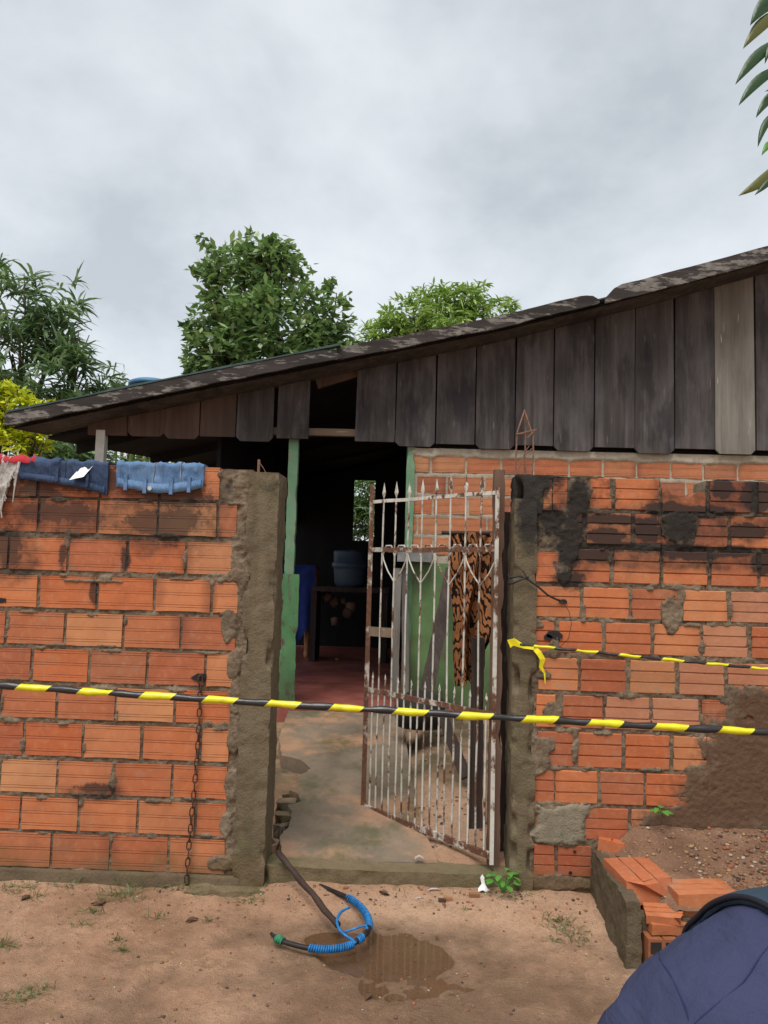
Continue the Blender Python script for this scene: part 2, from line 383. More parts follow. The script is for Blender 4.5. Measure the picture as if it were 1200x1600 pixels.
M['rebar'] = rust('rebar rust', (.13, .06, .035), (.24, .13, .08))
def denim(name, a, b):
    q = N(name, .9, .15); o = q.pos()
    c = q.ramp(q.noise(o, 9, 6, .65), [(.3, a), (.68, b)])
    w = q.noise(q.map(o, (500, 60, 60)), 1.0, 2); c = q.mix(q.rng(w, .4, .7, 0, .4), c, tuple(min(1, v*1.6) for v in b))
    return q.done(c, None, q.bump(q.math('ADD', q.noise(o, 35, 4), q.math('MULTIPLY', w, .3)), .5, .008))
M['denim_dark'] = denim('dark denim', (.018, .030, .062), (.055, .082, .145))
M['denim_light'] = denim('light denim', (.045, .10, .20), (.13, .215, .35))
def cloth(name, c, wr=9):
    q = N(name, .9, .12); o = q.obj(); n = q.noise(o, wr, 5, .6); w = q.noise(o, 900, 1)
    k = q.ramp(q.noise(o, 5, 4), [(.3, tuple(v*.85 for v in c)), (.7, tuple(v*1.12 for v in c))])
    k = q.mix(q.rng(w, .4, .7, 0, .25), k, tuple(v*1.5 for v in c))
    return q.done(k, None, q.bump(n, .4, .012, q.bump(q.noise(q.map(o, (9, 4, 22), (0, 0, 0), (.3, .5, 0)), 1.6, 3, .5, .8), .35, .03, q.bump(w, .15, .001))))
M['navy_cloth'] = cloth('navy uniform cloth', (.040, .045, .090), 26); M['vest_cloth'] = cloth('slate vest cloth', (.034, .055, .078), 18)
M['navy_seam'] = simple('navy seam', (.02, .024, .075), .9)
M['black_trim'] = simple('black binding', (.008, .008, .014), .6)
M['red_cloth'] = simple('red cotton', (.33, .022, .032), .9, .3, 9)
M['white_knit'] = simple('off white knit', (.46, .43, .40), .95, .35, 60, .1, .9)
M['white_plastic'] = simple('white plastic', (.75, .75, .72), .5, .08)
M['silver'] = simple('dull metal button', (.6, .6, .58), .35, .1, 20, .5, .05, .9)
M['skin'] = simple('skin', (.35, .18, .11), .55, .1)
M['hair'] = simple('black hair', (.01, .009, .008), .5)
M['boot'] = simple('black boot leather', (.012, .012, .013), .4)
M['blue_rope'] = simple('blue twine', (.015, .15, .38), .55, .4, 60)
M['green_twine'] = simple('green twine', (.03, .20, .10), .6, .4, 60)
M['black_pipe'] = simple('black rubber pipe', (.022, .018, .017), .5, .4, 30)
M['stick'] = wood('dark wet stick', (.025, .016, .013), (.06, .036, .028), (.10, .066, .05), 1)
M['wire'] = simple('dark wire', (.02, .02, .022), .5)
M['tank_blue'] = simple('blue tank plastic', (.06, .17, .30), .45, .2, 5)
M['drum'] = simple('grey blue drum plastic', (.055, .085, .125), .5, .2, 5)
M['blue_cloth'] = simple('deep blue cloth', (.014, .03, .17), .85, .4, 7)
M['red_floor'] = simple('red cement', (.29, .09, .07), .45, .45, 4, .4, .2)
M['table_wood'] = simple('varnished wood', (.42, .19, .085), .45, .25, 12)
M['roof_green'] = simple('greenish sheet edge', (.045, .075, .07), .7, .3, 12)
M['roof'] = simple('grimy roof sheet', (.06, .075, .075), .8, .4, 5)
M['charcoal'] = simple('dark clutter', (.02, .017, .016), .8, .5, 8)
M['blue_bag'] = simple('blue plastic bag', (.05, .19, .42), .4, .3, 9)
M['cement_white'] = concrete_mat('pale cement', (.36, .30, .22), (.52, .45, .35), 0, st=False)
M['grey_cement'] = concrete_mat('fresh grey cement', (.20, .17, .115), (.28, .235, .17), 0, st=False)
def tape_mat(name, period, ph):
    q = N(name, .32, .5); o = q.sep(q.obj())
    t = q.math('ADD', q.math('ADD', o[0], q.math('MULTIPLY', o[2], -1.0)), ph)
    s = q.math('FRACT', q.math('DIVIDE', t, period))
    f = q.rng(s, .495, .505)
    f2 = q.math('MULTIPLY', f, q.rng(s, .999, .99))
    dirt = q.noise(q.pos(), 30, 4)
    y = q.ramp(dirt, [(.3, (.62, .56, .01)), (.7, (.80, .74, .02))])
    c = q.mix(f2, (.022, .021, .022), y)
    return q.done(c, None, q.bump(q.noise(q.map(q.obj(), (12, 90, 90)), 1, 3), .4, .004))
def leaf_mat(name, stops, rough=.45, trans=.25):
    q = N(name, rough, .6); r = q.isl()
    c = q.ramp(r, stops); c = q.mix(q.rng(q.noise(q.pos(), 1.4, 3), .35, .65, 0, .22), c, tuple(v*.55 for v in stops[0][1]))
    q.done(c)
    t = q.n('ShaderNodeBsdfTranslucent'); q.L(q.mix(.5, c, (.10, .20, .02)), t.inputs[0])
    mx = q.n('ShaderNodeMixShader'); mx.inputs[0].default_value = trans
    q.t.links.new(q.b.outputs[0], mx.inputs[1]); q.t.links.new(t.outputs[0], mx.inputs[2]); q.t.links.new(mx.outputs[0], q.out.inputs[0])
    return q.m
M['leaf_dark'] = leaf_mat('long dark leaves', [(0, (.085, .15, .075)), (.5, (.15, .24, .11)), (.85, (.22, .32, .15)), (1, (.32, .42, .20))], .36, .35)
M['leaf_mid'] = leaf_mat('rounded mid green leaves', [(0, (.07, .13, .055)), (.35, (.14, .24, .09)), (.68, (.26, .38, .14)), (1, (.44, .56, .23))], .36, .4)
M['leaf_fresh'] = leaf_mat('fresh green leaves', [(0, (.18, .31, .06)), (.5, (.34, .50, .11)), (1, (.50, .64, .19))], .45, .4)
M['leaf_yellow'] = leaf_mat('yellow green leaves', [(0, (.42, .52, .012)), (.5, (.68, .70, .02)), (1, (.86, .82, .04))], .5, .4)
M['leaf_bush'] = leaf_mat('mixed bush leaves', [(0, (.06, .13, .04)), (.5, (.12, .22, .07)), (.8, (.26, .32, .10)), (1, (.55, .42, .20))], .5, .4)
M['leaf_weed'] = leaf_mat('bright weed leaves', [(0, (.07, .24, .03)), (1, (.14, .38, .06))])
M['grass'] = leaf_mat('grass blades', [(0, (.07, .11, .025)), (.5, (.11, .15, .04)), (1, (.22, .20, .09))])
M['leaf_hang'] = leaf_mat('hanging mango leaf', [(0, (.014, .055, .010)), (1, (.022, .075, .014))], .4, .3)
M['leaf_hang_yellow'] = leaf_mat('yellowing mango leaf', [(0, (.13, .12, .012)), (1, (.10, .11, .012))], .4, .3)
M['white_paint'] = simple('old white paint', (.55, .57, .54), .7, .25, 8)
M['bark'] = wood('bark', (.05, .04, .03), (.10, .085, .065), (.15, .13, .10))

# ------------------------------------------------------------------ ground
PUD = atZ(600, 1487, 0.0); PUD2 = atZ(520, 1462, 0.0)
def zslab(Y): return .085 + .098*np.clip(Y, 0, 2.3)
PXL, PXR = atY(840, 1300, 0)[0], 6
def zground(X, Y):
    X = np.asarray(X, float); Y = np.asarray(Y, float)
    z = (fbm(X*1.3, Y*1.3, 3)-.5)*.05 + (fbm(X*6, Y*6, 5)-.5)*.022 + (fbm(X*20, Y*20, 6, 3)-.5)*.016
    # flatter beyond the picture's foreground, dropping towards the road
    front = -.45*sstep(-1.15, -2.3, Y)
    back = np.where(Y > 0.06, zslab(Y) - .075 + .085*sstep(-.02, .22, X), 0)
    back = back*sstep(.06, .16, Y)
    near = sstep(-.35, 0.0, Y)*(1-sstep(0.02, .1, Y))
    z = z*.8 + front + back - .012 + near*.012 + .036*sstep(-.34, -.02, Y)*sstep(-.62, -.36, X)*(1-sstep(.1, .16, Y))
    pd = ((X-PUD[0]-.0)/.235)**2 + ((Y-PUD[1]-.01)/.125)**2 + (fbm(X*9, Y*9, 9)-.5)*1.3
    z = z - .022*sstep(1.25, .55, pd)
    pd = ((X-PUD2[0])/.12)**2 + ((Y-PUD2[1])/.06)**2 + (fbm(X*9, Y*9, 12)-.5)*1.0
    z = z - .014*sstep(1.2, .5, pd)
    # little drip rings
    for (cx, cy, rr) in DRIPS:
        r = np.hypot(X-cx, (Y-cy)); z = z + .006*np.exp(-(r/rr)**2)*np.cos(r/rr*7)
    return z
DRIPS = [tuple(atZ(617, 1552, 0)[:2])+(.045,), tuple(atZ(640, 1500, 0)[:2])+(.03,), tuple(atZ(715, 1550, 0)[:2])+(.05,), tuple(atZ(330, 1500, 0)[:2])+(.05,)]
xs = np.concatenate([-np.geomspace(400, 2.2, 30), np.arange(-2.15, 2.15, .0125), np.geomspace(2.2, 400, 30)])
ys = np.concatenate([-np.geomspace(120, 1.5, 24), np.arange(-1.48, .22, .0125), np.arange(.23, 2.4, .04), np.geomspace(2.45, 900, 40)])
X, Y = np.meshgrid(xs, ys, indexing='ij')
Z = zground(X, Y)
b = MB(); b.grid(np.stack([X, Y, Z], -1)); struct(b.build('ground', M['sand'], None, True))
def gz(x, y): return float(zground(np.array([x]), np.array([y]))[0])
def on_ground(px, py):
    z = 0.0
    for _ in range(6): p = atZ(px, py, z); z = gz(p[0], p[1])
    return p, z
# puddle
q = N('puddle water', .02); q.t.nodes.remove(q.b)
gl = q.n('ShaderNodeBsdfGlossy'); gl.inputs['Roughness'].default_value = .05; gl.inputs['Color'].default_value = (1, 1, 1, 1)
tr = q.n('ShaderNodeBsdfTransparent'); tr.inputs['Color'].default_value = (.84, .75, .64, 1)
df = q.n('ShaderNodeBsdfDiffuse'); df.inputs['Color'].default_value = (.27, .175, .11, 1)
m1 = q.n('ShaderNodeMixShader'); m1.inputs[0].default_value = .16; q.L(tr.outputs[0], m1.inputs[1]); q.L(df.outputs[0], m1.inputs[2])
fr = q.n('ShaderNodeFresnel'); fr.inputs['IOR'].default_value = 1.33
bp = q.bump(q.noise(q.pos(), 14, 3), .05, .003); q.L(bp, gl.inputs['Normal'])
m2 = q.n('ShaderNodeMixShader'); q.L(fr.outputs[0], m2.inputs[0]); q.L(m1.outputs[0], m2.inputs[1]); q.L(gl.outputs[0], m2.inputs[2]); q.t.links.new(m2.outputs[0], q.out.inputs[0])
M['water'] = q.m
b = MB(); zp = -.0205
vs_ = [(PUD[0]-.04, PUD[1]+.02, zp)]
for k in range(40):
    a = 2*math.pi*k/40; vs_.append((PUD[0]-.06+.48*math.cos(a), PUD[1]+.01+.27*math.sin(a), zp))
b.add(vs_, [(0, 1+k, 1+(k+1) % 40) for k in range(40)])
struct(b.build('puddle_water', M['water']))

# ------------------------------------------------------------------ bricks
def brick_striped_mesh(seed, W=.232, H=.138, D=.09, mat=None):
    rs = np.random.RandomState(seed); b = MB(); nx, nz = 5, 3
    P = np.zeros((nx, nz, 3))
    for i in range(nx):
        for j in range(nz):
            P[i, j] = ((i/(nx-1)-.5)*W + rs.uniform(-.0028, .0028), rs.uniform(-.0016, .0016), (j/(nz-1)-.5)*H + rs.uniform(-.0022, .0022))
    b.grid(P)
    per = [i*nz for i in range(nx)]+[(nx-1)*nz+j for j in range(1, nz)]+[i*nz+nz-1 for i in range(nx-2, -1, -1)]+[j for j in range(nz-2, 0, -1)]
    v0 = len(b.v); k = len(per)
    for i in per:
        v = b.v[i]; b.v.append((v[0]*1.004, D, v[2]*1.004))
    for a in range(k): b.f.append((per[a], v0+a, v0+(a+1) % k, per[(a+1) % k]))
    return b.mesh('brick', mat)
def brick_ribbed_mesh(seed, W=.185, H=.138, D=.09, mat=None):
    rs = np.random.RandomState(seed); b = MB()
    h = H/2; g = .0024; dp = .0065; z1 = -h+H/3; z2 = h-H/3
    prof = [(-h, .05), (-h, .004), (-h+.003, 0), (z1-g-.001, 0), (z1-g+.001, dp), (z1+g-.001, dp), (z1+g+.001, 0), (z2-g-.001, 0), (z2-g+.001, dp), (z2+g-.001, dp), (z2+g+.001, 0), (h-.003, 0), (h, .004), (h, .05)]
    xs = (-.5, 0.1, .5); n = len(prof); vs = []
    for x in xs:
        for (z, y) in prof:
            vs.append((x*W+rs.uniform(-.0036, .0036)*(x != .1), y+rs.uniform(-.0007, .0007), z+rs.uniform(-.0009, .0009)))
    fs = [(i*n+j, (i+1)*n+j, (i+1)*n+j+1, i*n+j+1) for i in range(2) for j in range(n-1)]
    fs += [tuple(range(n)), tuple(2*n+n-1-j for j in range(n))]
    b.add(vs, fs); return b.mesh('brick', mat)
BS = [brick_striped_mesh(s, mat=M['brick_striped']) for s in range(5)]
BR = [brick_ribbed_mesh(s, mat=M['brick_ribbed']) for s in range(5)]
BP = [brick_ribbed_mesh(s+9, mat=M['brick_pale']) for s in range(2)]
BH = [brick_striped_mesh(s+30, .225, .125, .09, M['brick_house']) for s in range(4)]
def place_brick(me, W, parent, x0, x1, zc, y, H=None, H0=.138, rot=0):
    o = link('brick', me, parent); w = x1-x0
    o.location = ((x0+x1)/2, y, zc); o.scale = (w/W, 1, (H/H0) if H else 1)
    o.rotation_euler = (random.uniform(-.006, .006), rot+random.uniform(-.006, .006), random.uniform(-.008, .008))
    if rot: o.scale = ((H or w)/W, 1, w/H0)
    return o
def mortar_face(parent, x0, x1, z0f, z1f, rects, patches, seed, res=.0062, depth=.05, rec=.0075, thick=.16):
    """mortar core of a wall: rough front sheet recessed between the bricks, smeared over them on patches; closed box behind"""
    xs = np.arange(x0, x1+res/2, res); nz = int((1.72+.25)/res); ts = np.linspace(0, 1, nz)
    zb = z0f(xs); zt = z1f(xs)
    X = np.repeat(xs[:, None], nz, 1); Zg = zb[:, None] + (zt-zb)[:, None]*ts[None]
    d = np.zeros_like(X)
    for (a, b_, c, e) in rects:
        dd = np.minimum(np.minimum(X-a, b_-X), np.minimum(Zg-c, e-Zg)); d = np.maximum(d, dd)
    n = fbm(X*26, Zg*26, seed, 4, .6); nl = fbm(X*5, Zg*5, seed+3)
    n2 = fbm(X*75, Zg*75, seed+31, 3, .6)-.5
    y = rec - .013*(n-.35) - .010*n2 - .016*np.maximum(nl-.54, 0)*4*(n) + np.clip(d, 0, .02)*.7
    rs = np.random.RandomState(seed+77); patches = list(patches)
    for (a, b_, c, e) in rects:
        for _k in range(2):
            if rs.rand() < .55:
                t_ = rs.rand(); patches.append((a+(b_-a)*t_, (c if rs.rand() < .5 else e)+rs.uniform(-.004, .004), rs.uniform(.012, .05), rs.uniform(.004, .011)) if rs.rand() < .7 else ((a if rs.rand() < .5 else b_), c+(e-c)*t_, rs.uniform(.004, .012), rs.uniform(.012, .04)))
    pm = np.zeros_like(X)
    for (px, pz, rx, rz) in patches:
        t = ((X-px)/rx)**2+((Zg-pz)/rz)**2 + (fbm(X*18, Zg*18, seed+8, 5, .65)-.5)*2.4
        pm = np.maximum(pm, sstep(1.35, .8, t))
    y = y*(1-pm) + pm*(-.0035 - .009*(n-.35) - .006*n2)
    P = np.stack([X, y, Zg], -1); b = MB(); b.grid(P)
    # top and back
    top = P[:, -1]; bk = top.copy(); bk[:, 1] = thick; mid = (top+bk)/2; mid[:, 2] += (vnoise(xs*30, xs*0, seed)-.3)*.02
    b.grid(np.stack([top, mid, bk], 1))
    lo = bk.copy(); lo[:, 2] = -.1; b.grid(np.stack([bk, lo], 1))
    for e_ in (0, -1):
        fr_ = P[e_]; br = fr_.copy(); br[:, 1] = thick; b.grid(np.stack([fr_, br], 1))
    return b.build('mortar', M['mortar'], parent, True)

# ---- left yard wall
lw = thing('yard_wall', 'red hollow brick wall with jeans and cloths over its top, chain hanging on it', 'wall', (atY(180, 1375, 0)[0], 0, 0))
courses = [(727, 778, [-34, 60, 158, 250, 345]), (782, 834, [-34, 60, 153, 247, 340, 372]), (843, 893, [-80, 13, 106, 198, 291, 364]), (902, 952, [-33, 60, 152, 242, 331, 374]),
           (960, 1010, [-83, 9, 101, 193, 283, 370]), (1017, 1067, [-42, 49, 139, 230, 321, 366]), (1075, 1125, [-90, 1, 89, 181, 273, 362]),
           (1133, 1184, [-54, 37, 130, 221, 313, 360]), (1192, 1242, [-90, -1, 89, 177, 269, 357]), (1250, 1300, [-58, 32, 123, 215, 305, 355]), (1306, 1359, [-100, -10, 80, 172, 263, 353])]
rects = []
for (yt, yb, js) in courses:
    zt = atY(170, yt, 0)[2]; zb = atY(170, yb, 0)[2]
    xj = [atY(j, (yt+yb)/2, 0)[0] for j in js]
    while xj[0] > -2.0: xj.insert(0, xj[0]-.2435)
    for a, c in zip(xj[:-1], xj[1:]):
        g = .0065
        yy = random.uniform(-.0025, .0025)
        H = zt-zb
        rects.append((a+g, c-g, zb, zt))
        place_brick(random.choice(BS), .232, lw, a+g, c-g, (zt+zb)/2, yy, H)
ztop_l = atY(170, 727, 0)[2]
zb_l = atY(170, 1359, 0)[2]
PATCH_L = PB([(372,1085,14,28),(366,1150,10,26),(362,1225,14,22),(352,1290,10,18),(358,975,12,30),(376,900,10,25),(366,1040,10,22),(150,908,60,3),(345,1350,22,10)])
mortar_face(lw, -2.05, atY(380, 1100, 0)[0], lambda x: x*0-.03, lambda x: ztop_l-.012+.012*vnoise(x*20, x*0, 4), rects, PATCH_L, 21)
# earth-covered footing course along the base
def rough_sheet(fn, us, vs, name, mat, parent=None):
    U, V = np.meshgrid(us, vs, indexing='ij'); b = MB(); b.grid(fn(U, V)); return b.build(name, mat, parent, True)
def foot_fn(U, V):           # U along x, V 0..1 up the bank then over the top
    zt = zb_l-.005+.012*(fbm(U*9, U*0, 31)-.5)
    y = -.035+.03*V + (fbm(U*12, V*3, 33)-.5)*.02; z = -.05 + (zt+.05)*np.minimum(V*1.15, 1)
    return np.stack([U, np.where(V > .95, .03, y), z], -1)
rough_sheet(foot_fn, np.arange(-2.05, -.62, .012), np.linspace(0, 1, 10), 'footing', M['foot'], lw)

# ---- right yard wall
rw = thing('yard_wall', 'ribbed red brick wall with black soot stains and mud on its lower part', 'wall', (atY(1050, 1375, 0)[0], 0, 0))
RC = [(748, 797, [(922,955),(961,1029),(1110,1175),(1185,1252),(1260,1327)]), (803, 852, [(884,909),(917,985),(993,1063),(1071,1136),(1143,1210),(1217,1285)]),
      (860, 912, [(890,952),(960,1030),(1037,1105),(1112,1182),(1189,1256),(1263,1330)]), (920, 968, [(837,906),(912,982),(988,1060),(1068,1135),(1143,1210),(1217,1285)]),
      (974, 1023, [(835,866),(874,941),(947,1016),(1023,1094),(1099,1167),(1175,1242),(1250,1317)]), (1032, 1083, [(842,903),(908,977),(985,1055),(1062,1131),(1138,1207),(1214,1280)]),
      (1090, 1141, [(838,868),(880,941),(946,1015),(1020,1092),(1097,1139),(1147,1215),(1222,1290)]), (1148, 1202, [(840,897),(904,971),(978,1046),(1053,1122),(1130,1198),(1206,1275)]),
      (1208, 1259, [(836,866),(868,933),(938,1005),(1010,1074),(1082,1150),(1158,1226),(1234,1300)]), (1265, 1314, [(838,904),(911,980),(987,1055),(1062,1130),(1138,1206)]),
      (1321, 1369, [(834,866),(872,923)])]
rects = []
pale = {(5, 3), (6, 2), (6, 3), (4, 4), (5, 4), (3, 4)}
for ci, (yt, yb, bs) in enumerate(RC):
    zt = atY(1000, yt, 0)[2]; zb = atY(1000, yb, 0)[2]
    if ci == 10: zt, zb = atY(890, yt, 0)[2], atY(890, yb, 0)[2]
    for bi, (a, c) in enumerate(bs):
        x0, x1 = atY(a, (yt+yb)/2, 0)[0], atY(c, (yt+yb)/2, 0)[0]
        rects.append((x0, x1, zb, zt))
        pool = BP if (ci, bi) in pale else BR
        if (ci, bi) == (6, 4): pool = BS
        W = .232 if pool is BS else .185
        place_brick(random.choice(pool), W, rw, x0, x1, (zt+zb)/2, random.uniform(-.003, .003), zt-zb)
# two narrow bricks on end beside the pillar, one lower down, and the broken top brick
for (a, c, yt, yb) in ((843, 862, 747, 797), (864, 886, 747, 797), (838, 872, 862, 908)):
    x0, x1 = atY(a, yt, 0)[0], atY(c, yt, 0)[0]; zt, zb = atY(a, yt, 0)[2], atY(a, yb, 0)[2]
    rects.append((x0, x1, zb, zt)); place_brick(random.choice(BS), .232, rw, x0, x1, (zt+zb)/2, -.004, zt-zb)
xa, xc = atY(1034, 790, 0)[0], atY(1102, 790, 0)[0]; zt, zb = atY(1068, 774, 0)[2], atY(1068, 799, 0)[2]
b = MB(); n_ = 9
pts = [(xa, zb)]+[(xc, zb)]+[(xc+(xa-xc)*k/n_, zt-.012+.028*random.random()*(1 if 1 < k < n_-1 else 1.6)) for k in range(n_+1)]
b.prism(pts, -.003, .10); b.build('brick', M['brick_ribbed'], rw); rects.append((xa, xc, zb, zt-.02))
ztr = lambda x: np.where((x > xa-.002) & (x < xc+.002), zt-.02, atY(1000, 748, 0)[2]-.004+.012*vnoise(x*25, x*0, 2)) + .0*x
PATCH_R = PB([(903,775,17,32),(892,845,14,50),(880,890,14,26),(1062,825,28,28),(1050,955,20,30),(866,1010,9,18),(852,1055,14,6),(862,1115,14,20),(838,1180,24,30),(850,1165,18,16),(1165,1100,40,26),(1180,1160,80,44),(1160,1200,86,40),(1190,1260,130,46),(1110,1290,100,20),(875,1262,48,10),(840,975,10,6),(1150,1140,50,18),(1180,780,5,30),(1032,790,4,30),(872,1380,50,12),(1085,1215,14,30)])
mortar_face(rw, atY(832, 1000, 0)[0], 2.6, lambda x: x*0-.05, ztr, rects, PATCH_R, 55, thick=.14)
# grey repair patch; dark plates stand in for shade in broken-out hollows
pc = PB([(878, 1288, 42, 30)])[0]
us = np.linspace(-1.15, 1.15, 34)
def patch_fn(U, V):
    r = np.hypot(U, V); e_ = 1.0+(fbm(U*1.7+5, V*1.7, 77, 5, .6)-.5)*.75
    t = np.clip((np.maximum(abs(U), abs(V))**.9)/e_, 0, 1.3)
    y = -.012 + .005*(fbm(U*3, V*3, 8)-.5) + .03*sstep(.80, 1.12, t)
    return np.stack([pc[0]+U*pc[2], y, pc[1]+V*pc[3]], -1)
rough_sheet(patch_fn, us, us, 'cement_patch', M['grey_cement'], rw)
for (px, py, r_) in ((866, 992, .02), (856, 996, .012), (880, 940, .010), (898, 1330, .004), (891, 1363, .005)):
    p = atY(px, py, 0); b = MB()
    pts = [(p[0]+r_*1.5*(.8+.4*random.random())*math.cos(a), p[2]+r_*(.7+.5*random.random())*math.sin(a)) for a in np.linspace(0, 2*math.pi, 11)[:-1]]
    b.prism(pts, -.0068, .004); b.build('hole', M['charcoal'], rw)
p = atY(312, 1057, 0); b = MB(); b.prism([(p[0]-.035, p[2]-.005), (p[0]-.02, p[2]-.016), (p[0]+.012, p[2]-.018), (p[0]+.03, p[2]-.004), (p[0]+.028, p[2]+.012), (p[0]-.01, p[2]+.012)], -.0045, .01); b.build('hole', M['charcoal'], lw)  # dark plate painting the shade inside the hole above the chain
p = atY(2, 938, 0); b = MB(); b.prism([(p[0]-.035, p[2]-.008), (p[0]-.02, p[2]-.014), (p[0]+.022, p[2]-.008), (p[0]+.02, p[2]+.008), (p[0]-.02, p[2]+.012)], -.0035, .01); b.build('hole', M['charcoal'], lw)  # small dark plate drawn as a shaded gap in the brick

# ---- pillars
def rough_box(b, x0, x1, y0, y1, z0, z1, res, amp, seed, chip=0.0):
    def dsp(P):
        x, y, z = P[..., 0], P[..., 1], P[..., 2]
        a = fbm((x+y*.7)*18, (z-y*.4)*18, seed, 4, .6)-.5; c = fbm((y-x*.6)*18, (z+x*.3)*18, seed+9, 4, .6)-.5
        e = np.minimum(np.minimum(abs(x-x0), abs(x-x1))+np.minimum(abs(y-y0), abs(y-y1)), 1)
        Q = P.copy(); Q[..., 0] += c*amp*1.5; Q[..., 1] += a*amp*1.5; Q[..., 2] += (a+c)*amp*.6
        if chip:
            k = np.maximum(fbm(z*9+x*3, y*3+z*2, seed+4)-.5, 0)*chip*sstep(.03, .0, e)
            Q[..., 0] += k*np.sign((x0+x1)/2-x); Q[..., 1] += k*np.sign((y0+y1)/2-y)
        return Q
    nx, ny, nz = [max(2, int((q-p)/res)+1) for p, q in ((x0, x1), (y0, y1), (z0, z1))]
    X, Y, Z = np.linspace(x0, x1, nx), np.linspace(y0, y1, ny), np.linspace(z0, z1, nz)
    def face(A, B, f):
        U, V = np.meshgrid(A, B, indexing='ij'); b.grid(dsp(np.stack(np.broadcast_arrays(*f(U, V)), -1).astype(float)))
    face(X, Z, lambda U, V: (U, y0, V)); face(X[::-1], Z, lambda U, V: (U, y1, V))
    face(Y, Z, lambda U, V: (x1, U, V)); face(Y[::-1], Z, lambda U, V: (x0, U, V)); face(X, Y, lambda U, V: (U, V, z1))
xl0, xl1 = atY(374, 1100, -.012)[0], atY(423, 1100, -.012)[0]
lp = thing('gate_pillar', 'wider rough concrete gate post ending the left brick wall on a mossy footing', 'pillar', ((xl0+xl1)/2, .08, 0))
b = MB(); rough_box(b, xl0, xl1, -.014, .19, -.03, atY(400, 738, 0)[2], .009, .008, 3, .10); b.build('shaft', M['pillar'], lp, True)
b = MB(); rough_box(b, xl0-.17, xl1+.005, -.085, .10, -.06, .012, .012, .03, 5, .2); b.build('footing', M['mossy'], lp, True)
b = MB(); p = atY(404, 738, .09); b.tube([p-np.array([0, 0, .05]), p+np.array([.0, 0, .055])], .006, 8); b.tube([p+np.array([0, 0, .045]), p+np.array([.02, -.01, .02]), p+np.array([.045, -.02, -.02])], .0015, 5); b.build('rebar', M['rebar'], lp)
xr0, xr1 = atY(801, 1050, -.012)[0], atY(837, 1050, -.012)[0]
rp = thing('gate_pillar', 'narrow concrete gate post with black top and rusty rebar sticking up', 'pillar', ((xr0+xr1)/2, .08, 0))
zrp = atY(825, 742, 0)[2]
b = MB(); rough_box(b, xr0, xr1, -.014, .17, -.05, zrp-.10, .009, .010, 13, .10)
rough_box(b, xr0+.004, xr1+.05, -.010, .165, zrp-.16, zrp, .009, .012, 19, .25); b.build('shaft', M['pillar'], rp, True)
rb = [atY(806, 742, .05), atY(819, 742, .09), atY(831, 742, .05)]; tipz = atY(820, 640, .07)
for k, p in enumerate(rb):
    b = MB(); q_ = p.copy(); q_[2] = tipz[2]-.10-.01*k; q_[0] += .004
    pts = [p-np.array([0, 0, .06]), (p+q_)/2+np.array([.003*(k-1), 0, 0]), q_]
    pts += [tipz+np.array([0, 0, -.004*k])] if k != 1 else [tipz+np.array([.002, .01, -.02])]
    b.tube(pts, .0034, 6); b.build('rebar', M['rebar'], rp)
b = MB(); z_ = tipz[2]-.11
b.tube([(rb[0][0], .05, z_), (rb[1][0], .1, z_+.01), (rb[2][0]+.015, .045, z_+.02), (rb[0][0]-.002, .045, z_-.002)], .0026, 6); b.tube([(rb[2][0]+.012, .045, z_+.02), (rb[2][0]-.02, .045, z_-.015)], .0026, 6); b.build('stirrup', M['rebar'], rp)
b = MB(); b.tube([(rb[0][0]-.002, .045, zrp), (rb[1][0], .05, zrp+.11), (rb[1][0]+.014, .05, zrp+.13)], .002, 5); b.tube([(rb[1][0]+.003, .05, zrp), (rb[1][0]-.004, .05, zrp+.09), (rb[2][0], .05, zrp+.12)], .002, 5); b.build('tie_wire', M['rebar'], rp)

# ------------------------------------------------------------------ threshold and path
b = MB(); rough_box(b, xl1-.01, xr0+.01, .012, .16, -.06, .082, .012, .012, 41, .12); struct(b.build('threshold_kerb', M['mossy'], None, True))
# path slab: outline traced on the sloping slab plane, broken left edge
def on_slab(px, py):
    Yv = .2
    for _ in range(30):
        p = atZ(px, py, float(zslab(Yv))); Yv = max(-.05, min(3, p[1]))
    return p
edge_l = [(440, 1352), (441, 1322), (436, 1306), (452, 1290), (457, 1268), (447, 1258), (470, 1252), (464, 1240), (452, 1236), (472, 1210), (486, 1200), (474, 1190), (460, 1184), (440, 1180), (436, 1150), (444, 1128), (452, 1106)]
edge_r = [(598, 1104), (604, 1150), (606, 1200), (612, 1260), (622, 1300), (640, 1345)]
pl = [on_slab(*p)[:2] for p in edge_l]; pr = [on_slab(*p)[:2] for p in edge_r]
pl = sorted([tuple(p) for p in pl], key=lambda p: p[1]); pr = sorted([tuple(p) for p in pr], key=lambda p: p[1])
yy = np.unique(np.concatenate([np.linspace(.105, 2.22, 150)]))
xl_ = np.interp(yy, [p[1] for p in pl], [p[0] for p in pl]) + (fbm(yy*30, yy*0, 5)-.5)*.02
xr_ = np.interp(yy, [p[1] for p in pr], [p[0] for p in pr]) + .12
tt = np.linspace(0, 1, 44)
Xp = xl_[:, None]+(xr_-xl_)[:, None]*tt[None]; Yp = np.repeat(yy[:, None], 44, 1)
Zp = zslab(Yp) - .013*sstep(.19, .11, Yp) + (fbm(Xp*5, Yp*5, 2)-.5)*.016 + (fbm(Xp*30, Yp*30, 3)-.5)*.004
b = MB(); b.grid(np.stack([Xp, Yp, Zp], -1)); lo = np.stack([Xp[:, 0], Yp[:, 0], Zp[:, 0]], -1); l2 = lo.copy(); l2[:, 2] -= .14; b.grid(np.stack([l2, lo], 1)); lo = np.stack([Xp[0], Yp[0], Zp[0]], -1); l2 = lo.copy(); l2[:, 2] -= .1; b.grid(np.stack([lo, l2], 1))
struct(b.build('concrete_path', M['path'], None, True))
